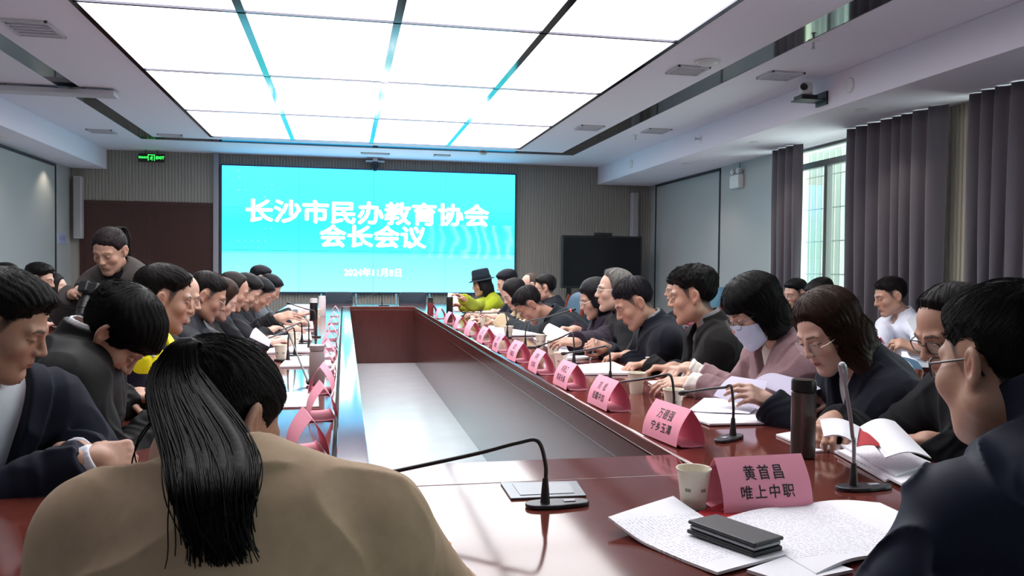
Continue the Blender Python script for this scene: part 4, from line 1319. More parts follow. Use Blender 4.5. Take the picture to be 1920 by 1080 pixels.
# second row tables at both sides
def side_table(name, x0, x1, y0, y1, label):
    t = thing(name, label, 'table', ((x0 + x1) / 2, (y0 + y1) / 2, 0))
    obj('table_top', MB().box((x0, y0, TZ - .04), (x1, y1, TZ)), m_wood, t, world=True, bevel=.006)
    fx = x1 - .05 if x0 < 0 else x0 + .02
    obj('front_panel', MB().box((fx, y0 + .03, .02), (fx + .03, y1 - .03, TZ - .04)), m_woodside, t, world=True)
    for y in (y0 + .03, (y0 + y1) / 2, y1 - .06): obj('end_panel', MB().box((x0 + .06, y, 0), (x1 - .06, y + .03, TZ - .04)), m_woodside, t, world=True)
side_table('side_table', -2.52, -1.95, 4.6, 10.2, 'long red brown side table along the left wall')
side_table('side_table', 3.16, 3.74, 3.6, 9.6, 'long red brown side table in front of the curtains')

# ---- chairs
m_lea = mat('blue_grey_leather', lin('#3d5a70'), .42, bump=(40, .15, .002), var=(4, .12))
m_cw = mat('chair_wood', lin('#6d2f1f'), .25, coat=.4, var=(6, .2), stretch=(4, 4, .6))
def rounded(w, h, r, n=6):
    pts = []
    for cx_, cy_, a0 in ((w - r, h - r, 0), (-w + r, h - r, 90), (-w + r, -h + r, 180), (w - r, -h + r, 270)):
        for k in range(n + 1):
            a = math.radians(a0 + 90 * k / n); pts.append((cx_ + r * math.cos(a), cy_ + r * math.sin(a)))
    return pts
def make_chair():
    r = thing('armchair', 'blue grey leather armchair with cherry wood frame', 'chair', (0, 0, 0))
    s = MB().prism(rounded(.25, .24, .06), lambda p: (p[0], p[1], .40), lambda p: (p[0], p[1], .48))
    obj('seat', s, m_lea, r, bevel=.02, seg=3, smooth=True)
    n = 9; V = []; 
    # curved backrest
    bk = MB()
    prof = [(-.22, .50), (-.24, .65), (-.275, .85), (-.31, 1.02), (-.325, 1.09)]
    def bp(u, v, off):
        i = min(int(v * 4), 3); f = v * 4 - i
        y = prof[i][0] * (1 - f) + prof[i + 1][0] * f; z = prof[i][1] * (1 - f) + prof[i + 1][1] * f
        x = (u - .5) * 2 * (.235 - .02 * v)
        z -= .05 * abs((u - .5) * 2) ** 4 * (v > .6) * (v - .6) / .4
        pil = .02 * (1 - abs((u - .5) * 2) ** 3) * (1 - abs(2 * v - 1) ** 4)
        return (x, y + .06 * abs((u - .5) * 2) ** 2 + off * (.02 + pil), z)
    NU, NV = 12, 12; vs = []
    for off in (1, -1):
        for j in range(NV + 1):
            for i in range(NU + 1): vs.append(bp(i / NU, j / NV, off))
    N0 = (NU + 1) * (NV + 1); fs = []
    for j in range(NV):
        for i in range(NU):
            q = (j * (NU + 1) + i, j * (NU + 1) + i + 1, (j + 1) * (NU + 1) + i + 1, (j + 1) * (NU + 1) + i)
            fs += [q[::-1], tuple(k + N0 for k in q)]
    bd = [i for i in range(NU + 1)] + [j * (NU + 1) + NU for j in range(1, NV + 1)] + [NV * (NU + 1) + i for i in range(NU - 1, -1, -1)] + [j * (NU + 1) for j in range(NV - 1, 0, -1)]
    for k in range(len(bd)): a, b = bd[k], bd[(k + 1) % len(bd)]; fs.append((a, b, b + N0, a + N0))
    bk.add(vs, fs); obj('backrest', bk, m_lea, r, smooth=True)
    for sx in (-1, 1):
        obj('back_post', MB().tube([(sx * .245, -.20, .0), (sx * .245, -.20, .42), (sx * .25, -.165, .62), (sx * .25, -.20, .85), (sx * .235, -.245, 1.06)], [.022, .022, .022, .02, .017], 8), m_cw, r, smooth=True)
        obj('armrest', MB().tube([(sx * .25, -.17, .66), (sx * .285, .0, .665), (sx * .285, .17, .655), (sx * .275, .22, .61), (sx * .255, .20, .45), (sx * .245, .2, .0)], [.02, .022, .024, .022, .021, .02], 8), m_cw, r, smooth=True)
    return r
CH0 = make_chair(); CHN = 0
def chair_at(x, y, facing, label, group=None, zs=.88):
    """facing: person yaw in degrees (0 -> +Y)"""
    global CHN
    CHN += 1
    rz = -math.radians(facing)
    if CHN == 1:
        CH0.location = (x, y, 0); CH0.rotation_euler = (0, 0, rz); CH0['label'] = label; CH0.scale = (1, 1, zs); return CH0
    return dup(CH0, (x, y, 0), rz, label, group, scale=(1, 1, zs))
m_mesh = mat('dark_mesh_fabric', lin('#2a3644'), .7, bump=(300, .3, .001))
m_steel = mat('steel', lin('#b8b8bc'), .25, metal=1)
def office_chair(x, label):
    r = thing('office_chair', label, 'chair', (x, 12.45, 0), group='empty chairs under the big screen')
    bkm = MB(); R_ = rounded(.205, .20, .05)
    bkm.prism(R_, lambda p: (p[0], .0 + .25 * p[0] ** 2 * -1 + .02, .71 + p[1]), lambda p: (p[0], -.25 * p[0] ** 2 + .055, .71 + p[1]))
    obj('backrest', bkm, m_mesh, r, bevel=.008, smooth=True)
    obj('seat', MB().prism(rounded(.23, .22, .06), lambda p: (p[0], p[1] - .20, .42), lambda p: (p[0], p[1] - .20, .49)), m_mesh, r, bevel=.015, smooth=True)
    for sx in (-1, 1):
        obj('armrest', MB().tube([(sx * .22, .02, .45), (sx * .25, .02, .86), (sx * .25, -.02, .88), (sx * .25, -.28, .66), (sx * .24, -.38, .45), (sx * .24, -.40, .02), (sx * .24, .02, .02)], .012, 8), m_steel, r, smooth=True)
office_chair(-.08, 'empty dark mesh chair under the big screen, left one')
office_chair(1.015, 'empty dark mesh chair under the big screen, right one')

# ================================================================== things on the tables
m_pink = mat('pink_paper', lin('#f29db3'), .75)
m_pink.node_tree.nodes['Principled BSDF'].inputs['Subsurface Weight'].default_value = 0
m_ink = mat('black_ink', lin('#1d1420'), .6)
m_paper = mat('white_paper', lin('#eeedf4'), .8)
m_cup = mat('paper_cup_white', lin('#e2dccb'), .6)
m_ink2 = mat('grey_print', lin('#6b6a63'), .7)
m_mic = mat('microphone_black', lin('#1b1b1e'), .45)
m_micb = mat('microphone_base', lin('#33353a'), .35, metal=.3)
m_red = mat('red_cover', lin('#b3202c'), .5)
# printed page: rows of grey print inside the margins (object coordinates in metres)
def page_mat(name, w, h, pitch=.0078, ink='#c6c4d0', dens=.5):
    m = mat(name, lin('#eeedf4'), .8); nt = m.node_tree; b = nt.nodes['Principled BSDF']
    tc = nt.nodes.new('ShaderNodeTexCoord'); sp = nt.nodes.new('ShaderNodeSeparateXYZ'); nt.links.new(tc.outputs['Object'], sp.inputs[0])
    def mth(op, a, b_=None, c_=None):
        n = nt.nodes.new('ShaderNodeMath'); n.operation = op
        for k, v in enumerate((a, b_, c_)):
            if v is None: continue
            if isinstance(v, (int, float)): n.inputs[k].default_value = v
            else: nt.links.new(v, n.inputs[k])
        return n.outputs[0]
    yy = mth('DIVIDE', sp.outputs['Y'], pitch); fr = mth('FRACT', yy); ln = mth('LESS_THAN', fr, .34)
    fl = mth('FLOOR', yy)
    cb = nt.nodes.new('ShaderNodeCombineXYZ'); nt.links.new(mth('MULTIPLY', sp.outputs['X'], 190), cb.inputs[0]); nt.links.new(mth('MULTIPLY', fl, 7.3), cb.inputs[1])
    no = nt.nodes.new('ShaderNodeTexNoise'); no.inputs['Scale'].default_value = 1; nt.links.new(cb.outputs[0], no.inputs['Vector'])
    tx = mth('GREATER_THAN', no.outputs['Fac'], dens)
    mx_ = mth('LESS_THAN', mth('ABSOLUTE', sp.outputs['X']), w / 2 - .022); my = mth('LESS_THAN', mth('ABSOLUTE', sp.outputs['Y']), h / 2 - .028)
    k = mth('MULTIPLY', mth('MULTIPLY', ln, tx), mth('MULTIPLY', mx_, my))
    mix = nt.nodes.new('ShaderNodeMix'); mix.data_type = 'RGBA'; nt.links.new(k, mix.inputs['Factor'])
    mix.inputs[6].default_value = (*lin('#eeedf4'), 1); mix.inputs[7].default_value = (*lin(ink), 1)
    nt.links.new(mix.outputs[2], b.inputs['Base Color'])
    return m
m_page = page_mat('printed_page', .21, .297)
# ---- name plates
def plate_profile():
    pts = []
    for k in range(9):       # front, bulging
        f = k / 8; pts.append((-.048 * (1 - f) - .012 * math.sin(math.pi * f), .004 + .108 * f))
    for k in range(1, 9):
        f = k / 8; pts.append((.048 * f + .012 * math.sin(math.pi * f), .112 - .108 * f))
    for k in range(1, 6):
        f = k / 5; pts.append((.048 - .075 * f, .0035 - .0025 * math.sin(math.pi * f)))
    pts += [(-.033, .004), (-.038, .010)]
    return pts
def plate_mesh(wd=.215):
    mb = MB(); pr = plate_profile(); n = len(pr); th = .0004
    nor = []
    for k in range(n):
        a = pr[max(k - 1, 0)]; b = pr[min(k + 1, n - 1)]
        t_ = Vector((b[0] - a[0], b[1] - a[1])).normalized(); nor.append((-t_.y, t_.x))
    vs = []
    for x in (-wd / 2, wd / 2):
        for s_ in (1, -1):
            vs += [(x, p[0] + s_ * th * q[0], p[1] + s_ * th * q[1]) for p, q in zip(pr, nor)]
    fs = []
    for k in range(n - 1):
        fs += [(k, k + 1, 2 * n + k + 1, 2 * n + k), (n + k + 1, n + k, 3 * n + k, 3 * n + k + 1), (k + 1, k, n + k, n + k + 1), (2 * n + k, 2 * n + k + 1, 3 * n + k + 1, 3 * n + k)]
    fs += [(0, 2 * n, 3 * n, n), (n - 1, 2 * n - 1, 4 * n - 1, 3 * n - 1)]
    return mb.add(vs, fs)
_pm = None
def nameplate(x, y, rz, lines, label, z=TZ, back=True, group=None):
    global _pm
    r = thing('nameplate', label, 'name card', (x, y, z + .0005), rz, group)
    if _pm is None:
        o = obj('card', plate_mesh(), m_pink, r, smooth=True); _pm = o.data
    else:
        o = bpy.data.objects.new('card', _pm); link(o); o.parent = r
    def front(px_, pz_, sgn):
        f = (pz_ - .004) / .108
        y_ = -.048 * (1 - f) - .012 * math.sin(math.pi * f) - .0010
        return (sgn * px_, sgn * y_, pz_)
    if lines:
        mb = MB()
        for sgn in ((1, -1) if back else (1,)):
            for (txt, zc_, sz, sp) in lines:
                t_ = text_mb(txt, sz, lambda a, b: front(a, zc_ + b, sgn), spacing=sp, heavy=.0004)
                mb.add(t_.v, t_.f)
        obj('lettering', mb, m_ink, r)
    return r
def two(a, b, sa=1.15, sb=1.12): return [(a, .079, .030, sa), (b, .041, .030, sb)]
nameplate(.898, 1.662, .045, two('黄首昌', '唯上中职', 1.3, 1.25), 'pink name card with two lines of black characters beside the nearest paper cup', back=False)
rt_y = [2.35, 2.96, 3.49, 4.01, 4.53, 5.04, 5.63, 6.26, 6.92, 7.6, 8.4, 9.2]
rt_n = [two('万德强', '宁乡玉潭'), two('刘  松', '岳麓中加'), two('肖晓江', '雨花长高'), two('李明', '长沙县'), two('周文', '开福区'), two('陈平', '望城区'), two('王立', '芙蓉区'), None, None, None, None, None]
for i, y in enumerate(rt_y):
    if i < 7: lb = 'pink name card standing %s from the camera along the right inner table edge' % ORD[i]
    else: lb = 'small pink name card %s from the camera along the right inner table edge' % ORD[i]
    nameplate(.985 - .004 * min(i, 4), y, -math.pi / 2 + (.12, .04, .02, -.03, .03, -.02, .02, .04, -.03, .02, 0, .03)[i], rt_n[i], lb, back=False, group='name cards along the right table side')
lt_y = [2.36, 2.93, 3.52, 4.1, 4.7, 5.3, 6.0, 6.8, 7.7, 8.8]
lt_n = [two('徐志宏', '湘江中学'), two('何子仁', '湖湘中加'), None, None, None, None, None, None, None, None]
for i, y in enumerate(lt_y):
    nameplate((-.10, -.075, -.09, -.085, -.09, -.09, -.09, -.09, -.09, -.09)[i], y, math.pi / 2 + (.16, .10, -.05, .05, 0, .06, 0, .03, 0, 0)[i], lt_n[i],
              'pink name card standing %s from the camera along the left inner table edge' % ORD[i], back=False, group='name cards along the left table side')
nameplate(-2.12, 7.0, math.pi / 2 + .1, two('张文军', '天心教育'), 'pink name card on the left side table before the young man', back=False)
nameplate(-2.12, 7.75, math.pi / 2 + .1, None, 'plain pink name card on the left side table beside the camera woman', back=False)
nameplate(3.33, 4.72, -math.pi / 2 - .1, two('刘建云', '湘府教育'), 'pink name card on the right side table before the white shirted man', back=False)
nameplate(3.28, 7.55, -math.pi / 2, two('吴小军', '湘龙教育'), 'pink name card on the right side table behind the man in the grey sweater', back=False)
# ---- paper cups
CUP = None
def cup(x, y, label, rz=0, z=TZ):
    global CUP
    if CUP is None:
        r = thing('paper_cup', label, 'cup', (x, y, z), rz, 'white paper cups')
        pr = [(.0001, .006), (.0245, .006), (.0255, .0), (.0262, .0), (.0365, .083), (.0385, .0835), (.0392, .0855), (.0383, .0878), (.0362, .0872), (.0352, .082), (.0255, .0075), (.0001, .0075)]
        obj('cup_wall', MB().lathe(pr, 28), m_cup, r, smooth=True)
        pm = MB()
        for a0 in (-1.57, 1.1, 3.6):
            for k in range(5):
                a = a0 + (k - 2) * .085; zc_ = .043; rr = .0258 + .0105 * zc_ / .083 + .0006
                for dz, h_ in ((0, .0022), (.004, .001)):
                    pm.obox((rr * math.cos(a), rr * math.sin(a), zc_ + dz), ((-math.sin(a), math.cos(a), 0), (math.cos(a), math.sin(a), 0), (0, 0, 1)), (.0010, .0002, h_))
        obj('print', pm, m_ink2, r); CUP = r; return r
    return dup(CUP, (x, y, z), rz, label)
def at(u, v, z=TZ): p = atz(u, v, z); return p.x, p.y
for (u, v), lb, rz in (((1300, 951), 'white paper cup nearest the camera, beside the two line name card', .3), ((1262, 774), 'white paper cup behind the second name card on the right', .9), ((1193, 737), 'white paper cup before the woman in the pink coat', 2.0),
                       ((1052, 692), 'white paper cup beside the third microphone on the right', .4), ((1036, 664), 'white paper cup before the man holding a pen', 1.4), ((1014, 652), 'white paper cup before the woman with the lit microphone', .2),
                       ((953, 633), 'white paper cup before the man bent over the table', 1), ((905, 610), 'white paper cup before the woman in beige', 2),
                       ((527, 676), 'white paper cup on the left, beside the pale bottle', .5), ((552, 648), 'white paper cup on the left before the man with glasses', 1.8), ((572, 616), 'white paper cup on the left before the balding man', 1),
                       ((596, 596), 'far white paper cup on the left table side', .6)):
    x, y = at(u, v); cup(x, y, lb, rz)
# ---- gooseneck microphones
def smooth_path(ctrl, n=20):
    c = [Vector(p) for p in ctrl]; c = [c[0] * 2 - c[1]] + c + [c[-1] * 2 - c[-2]]; out = []
    for i in range(1, len(c) - 2):
        for k in range(n):
            t_ = k / n; a, b, d, e = c[i - 1], c[i], c[i + 1], c[i + 2]
            out.append(.5 * ((2 * b) + (d - a) * t_ + (2 * a - 5 * b + 4 * d - e) * t_ ** 2 + (3 * b - a - 3 * d + e) * t_ ** 3))
    out.append(c[-2]); return out
def microphone(base, tip, label, face=0.0, bend=.10, lit=False, sag=None, grey=False):
    bx, by = base; tip = Vector(tip)
    r = thing('gooseneck_microphone', label, 'microphone', (bx, by, TZ), 0, 'gooseneck table microphones')
    pl = MB(); ca, sa = math.cos(face), math.sin(face)
    n = 28; out = []
    for k in range(n):
        a = 2 * math.pi * k / n; x = math.copysign(abs(math.cos(a)) ** .6, math.cos(a)) * .072; y = math.copysign(abs(math.sin(a)) ** .8, math.sin(a)) * (.024 if x > .01 else .028)
        x += .028
        out.append((bx + x * ca - y * sa, by + x * sa + y * ca))
    pl.prism(out, lambda p: (p[0], p[1], TZ), lambda p: (p[0], p[1], TZ + .010))
    obj('base', pl, m_micb, r, world=True, bevel=.003)
    bt = MB(); bt.obox((bx + .055 * ca, by + .055 * sa, TZ + .0108), ((ca, sa, 0), (-sa, ca, 0), (0, 0, 1)), (.013, .007, .0012))
    obj('button', bt, mat('microphone_button', lin('#9a9aa2'), .4), r, world=True)
    obj('stem', MB().lathe([(.0001, .055), (.006, .055), (.0085, .03), (.011, .0)], 14, c=(bx, by, TZ + .009)), m_mic, r, world=True, smooth=True)
    b0 = Vector((bx, by, TZ + .05)); up = b0 + Vector((0, 0, bend))
    d = tip - up
    path = smooth_path([b0, b0 + Vector((0, 0, bend * .5)), up + d * .05 + Vector((0, 0, .012)), up + d * .18 + Vector((0, 0, .016 if sag is None else sag)), up + d * .45 + Vector((0, 0, .008)), tip], 8)
    obj('gooseneck', MB().tube(path, .0045, 8), m_mic if not grey else mat('microphone_grey', lin('#8c8c92'), .4, metal=.4), r, world=True, smooth=True)
    u = (tip - path[-4]).normalized()
    q = u.to_track_quat('Z', 'Y').to_matrix().to_4x4()
    hd = MB().lathe([(.0001, -.004), (.005, -.004), (.0065, .004), (.0068, .016), (.0092, .020), (.0095, .048), (.007, .055), (.0001, .057)], 14, c=tip, mat4=q)
    obj('capsule', hd, m_mic if not grey else mat('microphone_grey'), r, world=True, smooth=True)
    if lit: obj('light_ring', MB().lathe([(.0085, .010), (.0098, .011), (.0098, .017), (.0085, .018)], 14, c=tip, mat4=q), mat('microphone_red_light', (1, .1, .08), .5, emit=(1, .06, .04), es=1.6), r, world=True)
    return r
def mic_px(bu, bv, tu, tv, tY, label, **k):
    x, y = at(bu, bv); t_ = aty(tu, tv, tY); return microphone((x, y), t_, label, **k)
mic_px(1022, 950, 720, 888, 1.79, 'black gooseneck microphone nearest the camera, bent to the left', face=.03, bend=.085)
mic_px(1600, 918, 1584, 715, 1.66, 'tall upright gooseneck microphone beside the stack of papers at the right', face=.0, bend=.05, sag=.0, grey=True)
mic_px(1374, 822, 1290, 735, 2.62, 'gooseneck microphone leaning left before the woman in the navy coat', face=-2.5, bend=.10, sag=.01)
x, y = at(1240, 790)
microphone((1.10, 2.62), aty(1150, 718, 2.95), 'gooseneck microphone bent low behind the second name card on the right', face=-2.4, bend=.10)
mic_px(1144, 722, 1062, 662, 4.0, 'gooseneck microphone before the man in the grey sweater', face=-2.4, bend=.11)
mic_px(1076, 683, 1014, 648, 4.75, 'gooseneck microphone between the cups on the right table side', face=-2.4, bend=.11)
mic_px(985, 652, 1066, 583, 5.35, 'gooseneck microphone with a lit red ring in front of the speaking woman', face=0, bend=.10, lit=True)
mic_px(951, 634, 874, 586, 6.6, 'gooseneck microphone before the man bent over the table', face=-2.4, bend=.12)
mic_px(592, 632, 545, 570, 6.6, 'gooseneck microphone on the left pointing at the balding man', face=2.4, bend=.12)
mic_px(579, 655, 572, 595, 5.8, 'short gooseneck microphone on the left table side', face=2.4, bend=.1)
mic_px(566, 645, 528, 618, 5.1, 'gooseneck microphone on the left before the man with glasses', face=2.4, bend=.08)
mic_px(553, 668, 504, 634, 4.45, 'gooseneck microphone on the left above the phone', face=2.4, bend=.1)
mic_px(540, 678, 576, 712, 3.75, 'gooseneck microphone on the left bent towards the pale bottle', face=2.4, bend=.10)
mic_px(716, 573, 660, 562, 11.3, 'thin gooseneck microphone on the far table end', face=0, bend=.12)
# ---- socket plate
t = thing('table_socket', 'flat grey socket lid in the table behind the nearest microphone', 'socket', (*at(1016, 922), TZ))
sk = MB(); a, b, c_, d = at(938, 908), at(1082, 905), at(1100, 932), at(958, 938)
sk.prism([d, c_, b, a], lambda p: (p[0], p[1], TZ), lambda p: (p[0], p[1], TZ + .005))
obj('lid', sk, mat('socket_metal', lin('#6f7278'), .28, metal=.6), t, world=True, bevel=.002)
def lerp2(p, q, f): return (p[0] + (q[0] - p[0]) * f, p[1] + (q[1] - p[1]) * f)
ctr = lerp2(lerp2(a, c_, .5), lerp2(b, d, .5), .5)
sk = MB(); sk.prism([lerp2(ctr, p, .72) for p in (d, c_, b, a)], lambda p: (p[0], p[1], TZ + .005), lambda p: (p[0], p[1], TZ + .0062))
obj('inset', sk, mat('socket_inset', lin('#83868c'), .35, metal=.5), t, world=True)
# ---- bottles
def bottle(x, y, prof_body, prof_lid, m1, m2, label):
    r = thing('thermos_flask', label, 'bottle', (x, y, TZ))
    obj('flask', MB().lathe(prof_body, 32), m1, r, smooth=True); obj('lid', MB().lathe(prof_lid, 32), m2, r, smooth=True); return r
x, y = at(1505, 857)
bottle(x, y, [(.0001, 0), (.030, 0), (.0335, .004), (.0335, .182), (.031, .1835)], [(.031, .1835), (.031, .186), (.0342, .188), (.0342, .213), (.032, .219), (.0001, .2195)],
       mat('thermos_brown', lin('#57514f'), .34, metal=.75), mat('thermos_lid', lin('#2c2a2c'), .3, metal=.7), 'dark brown metal thermos standing behind the nearest name card')
x, y = at(594, 720)
bottle(x, y, [(.0001, 0), (.031, 0), (.034, .005), (.034, .125), (.031, .142), (.029, .148)], [(.029, .148), (.0325, .150), (.0335, .166), (.0335, .172), (.030, .174), (.0001, .1745)],
       mat('bottle_cream', lin('#a59a9c'), .5), mat('bottle_cream_lid', lin('#9c9295'), .5), 'pale grey bottle standing before the left name cards')
x, y = at(843, 592)
bottle(x, y, [(.0001, 0), (.034, 0), (.036, .004), (.036, .16)], [(.036, .16), (.037, .163), (.037, .20), (.034, .206), (.0001, .207)], m_blackp, m_blackp, 'black flask standing far along the right table side')
x, y = at(807, 590)
bottle(x, y, [(.0001, 0), (.032, 0), (.034, .004), (.034, .13)], [(.034, .13), (.03, .15), (.03, .19), (.0001, .192)], mat('flask_red', lin('#7d3038'), .4), m_blackp, 'small dark red flask near the far right table corner')
for (u, v), lb in (((588, 600), 'black and white flask far along the left table side'), ((604, 592), 'pale flask at the far end of the left table side')):
    x, y = at(u, v); bottle(x, y, [(.0001, 0), (.036, 0), (.038, .004), (.038, .17)], [(.038, .17), (.036, .172), (.036, .21), (.0001, .212)], m_white if 'pale' in lb else m_blackp, m_white, lb)
# ---- paper
SEED = 0
def paper(x, y, rz, label, n=1, sz=(.21, .297), lift=(0, 0, 0), printed=True, group=None, cover=None, name='paper_sheet', cat='paper', z=TZ, bend=.004):
    """small loose pile; each sheet its own part when n > 1"""
    global SEED
    SEED += 1; R = random.Random(SEED)
    r = thing(name, label, cat, (x, y, z), rz, group)
    for k in range(n):
        ox, oy, oa = (0, 0, 0) if k == n - 1 else (R.uniform(-.018, .018), R.uniform(-.018, .018), R.uniform(-.09, .09))
        th = .0035 if n > 1 else .0025
        z0 = k * .0042 + .0035
        a0, a1 = R.uniform(0, 6), R.uniform(.5, 1)
        ca, sa = math.cos(oa), math.sin(oa)
        def fn(u, v):
            X = (u - .5) * sz[0]; Y = (v - .5) * sz[1]
            zz = z0 + (bend * a1 * (1 + math.sin(u * 3 + a0)) * .5 * (1 if k == n - 1 else .15)) + lift[0] * max(0, u - .5) ** 2 * 4 + lift[1] * max(0, .5 - u) ** 2 * 4 + lift[2] * max(0, v - .6) ** 2 * 6
            return (X * ca - Y * sa + ox, X * sa + Y * ca + oy, zz)
        o = obj('sheet', MB().sheet(fn, 8, 8, th), (m_page if printed else m_paper) if not (cover and k == 0) else cover, r)
    return r
def sheet_world(fn, label, name='paper_sheet', m=None, th=.0008, nu=12, nv=12, loc=None, cat='paper'):
    p = Vector(fn(.5, .5)) if loc is None else loc
    r = thing(name, label, cat, tuple(p))
    obj('sheet', MB().sheet(fn, nu, nv, th), m or m_paper, r, world=True); return r
# ================================================================== the people
def px(u, v, Y): return np.array(aty(u, v, Y))
def pX(u, v, X): return np.array(atx(u, v, X))
def hz(u, v, z=.80, **k): p = atz(u, v, z); return dict(W=(p.x, p.y, p.z), **k)
def suit(col, **k): return ('jacket', dict(col=col, v=k.pop('v', (.058, .25)), lapel=.050, off=.028, collar=(dict(r0=.082, fl=-.30, h0=-.015, h1=.052, th=.007, ang=.85, base=.015),), **k))
def zipj(col, m='nylon', **k): return ('jacket', dict(col=col, mat=m, off=.032, zip=1, nr=.060, collar=(dict(r0=.082, fl=-.22, h0=-.02, h1=.058, th=.007, ang=.30, base=.015),), **k))
def coat(col, **k): return ('coat', dict(col=col, v=(.050, .14), lapel=.075, off=.034, collar=(dict(r0=.092, fl=-.36, h0=-.015, h1=.056, th=.009, ang=.75, base=.015),), **k))
def crew(col, nm='sweater', **k): return (nm, dict(col=col, off=k.pop('off', .014), nr=.056, collar=(dict(r0=.066, fl=-.1, h0=-.01, h1=.018, th=.006, ang=0, base=.012),), **k))
def roll(col, **k): return ('sweater', dict(col=col, off=.012, nr=.054, collar=(dict(r0=.062, fl=-.05, h0=-.02, h1=.05, th=.006, ang=0, base=.01),), **k))
wshirt = dict(col='#d9dbe6')
SK = [lin('#b88f7c'), lin('#b08672'), lin('#c29c8a'), lin('#a57a68'), lin('#caa595')]
LG = 'people seated along the left table side'; RG = 'people seated along the right table side'

# ---------- foreground
person('F1', 'woman in a camel coat with a long black ponytail, back to the camera, writing',
       dict(H=px(402, 800, 1.20), yaw=40, pitch=36, roll=-4, byaw=4, hair='pony', haircol='#171415', strands=2600, flow='back', tie=(0, -.098, .078), ssteps=14, sstep=.009, sthick=.0005, slift=.001, fem=1, skin=SK[1],
            N=px(446, 890, 1.05), lean=.10, w=1.02, sw=.158, hs=.98, h=.0032, folds=.9, shfwd=(.02, .02),
            hands=(dict(W=(-.26, 1.38, .80), out=.7, curl=.5), dict(W=(.10, 1.44, .80), a=(-.35, .9, 0), out=.8, curl=.9)),
            wear=(('coat', dict(col='#b59b80', off=.022, nr=.060, h=.0042, collar=(dict(r0=.072, fl=-.32, h0=-.02, h1=.040, th=.0055, ang=.5, base=-.022),))),), trousers='#22222a'))
person('R1', 'large man in a navy jacket and dark glasses in the right foreground, seen from behind',
       dict(H=px(1886, 685, 1.22), yaw=-8, pitch=10, roll=0, byaw=-6, fat=.9, hair='short', vol=.75, haircol='#1a1a1d', strands=3600, flow='crown', whorl=(.02, -.07, .12), ssteps=10, sthick=.0005, skin=SK[1], hs=1.10, w=1.22, sw=.165, dN=(.03, -.01, .035), shrug=(-.03, .02), neck=1.25, aw=1.25, h=.0032,
            lean=.14, glasses=dict(r=.0019, sq=3.2, rx=.026, rz=.018), shfwd=(.05, .03), folds=1.9,
            hands=(dict(W=(.90, .98, .80), a=(.3, .8, 0), out=.6, back=.5, curl=.4), dict(W=(1.32, 1.38, .80), a=(-.2, .9, 0), out=.7, curl=.5)),
            wear=(('jacket', dict(col='#1c2540', mat='nylon', off=.024, nr=.066, h=.0045, collar=(dict(r0=.084, fl=-.10, h0=-.03, h1=.10, th=.007, ang=.3, base=.02),))),), trousers='#17171c'))
# ---------- left side, near to far
person('L1', 'man in a navy suit and white shirt at the left picture edge, holding a pen',
       dict(H=px(4, 612, 2.14), yaw=88, pitch=25, roll=4, byaw=142, hair='short', vol=1.15, haircol='#1d1b1c', strands=3000, flow='crown', whorl=(.02, -.05, .125), ssteps=8, sthick=.0005, skin=SK[1], hs=.98, h=.0034, lean=.16, eyes=.12, fat=.25,
            dN=(.005, .02, -.01), hands=(hz(142, 848, .815, a=(.8, .1, -.05), curl=.8, thumb=.8, out=.8), hz(172, 862, .825, a=(.75, .55, -.05), n=(.25, -.75, .6), curl=1.05, thumb=.9, out=.7)),
            wear=(suit('#1d2338', h=.005, v=(.085, .32)),), shirt=dict(col='#dfe3ef', cuff=.022), trousers='#191d2c'))
person('L2', 'person with thick black hair and a black jacket leaning over the left table side',
       dict(H=pX(213, 626, -.67), yaw=82, pitch=60, roll=4, byaw=84, hair='fringe', vol=1.25, haircol='#161414', strands=3200, flow='crown', ssteps=11, sthick=.0005, skin=SK[0], hs=1.08, h=.0036, lean=.14, eyes=.1, fat=.2,
            dN=(.06, .01, .05), w=1.06, hands=(hz(262, 742, .83, a=(.6, -.5, 0), curl=.6), hz(300, 795, .80, a=(.7, .6, 0), curl=.6, out=.9)),
            wear=(zipj('#17171a', h=.005),), shirt=dict(col='#d0d0d4', cuff=0), trousers='#15151a'), LG)
person('L3', 'man in a yellow and navy jacket with an emblem, behind the person in black',
       dict(H=pX(306, 562, -.70), yaw=74, pitch=13, roll=0, byaw=95, hair='short', vol=.8, haircol='#221e1e', strands=1400, skin=SK[1], hs=1.06, lean=.14, eyes=.2, lips=lin('#96504a'),
            hands=(hz(330, 700, .82, out=.8), hz(290, 722, .80, out=.8)),
            wear=(zipj('#1a2038'), ('vest', dict(col='#e8df1d', mat='nylon', off=.044, v=(.055, .13), sleeves=False, len=.04))), shirt=dict(col='#c8c8d0', cuff=0)), LG)
person('L4', 'balding older man half hidden behind the man in yellow and navy',
       dict(H=pX(334, 556, -.82), yaw=78, pitch=20, hair='bald', haircol='#3a3636', skin=SK[2], hs=1.05, lean=.14, eyes=.2, wear=(zipj('#1c1d24'),), hands=(None, None)), LG)
person('L5', 'man with short hair, glasses and a dark grey jacket looking down on the left',
       dict(H=pX(386, 556, -.74), yaw=82, pitch=26, byaw=90, hair='short', vol=.55, haircol='#242021', strands=900, skin=SK[1], hs=1.06, lean=.14, eyes=.2, glasses=dict(col='#9a9287', metal=1, r=.0014),
            wear=(zipj('#3c3e48'),), hands=(hz(470, 668, .81), hz(452, 690, .80))), LG)
person('L6', 'woman with long brown hair beside the man with glasses on the left',
       dict(H=pX(414, 562, -.76), yaw=86, pitch=30, hair='long', hairlen=.16, haircol='#3a2419', fem=1, skin=SK[4], hs=.98, lean=.14, eyes=.2, wear=(crew('#2a2428'),), hands=(None, None)), LG)
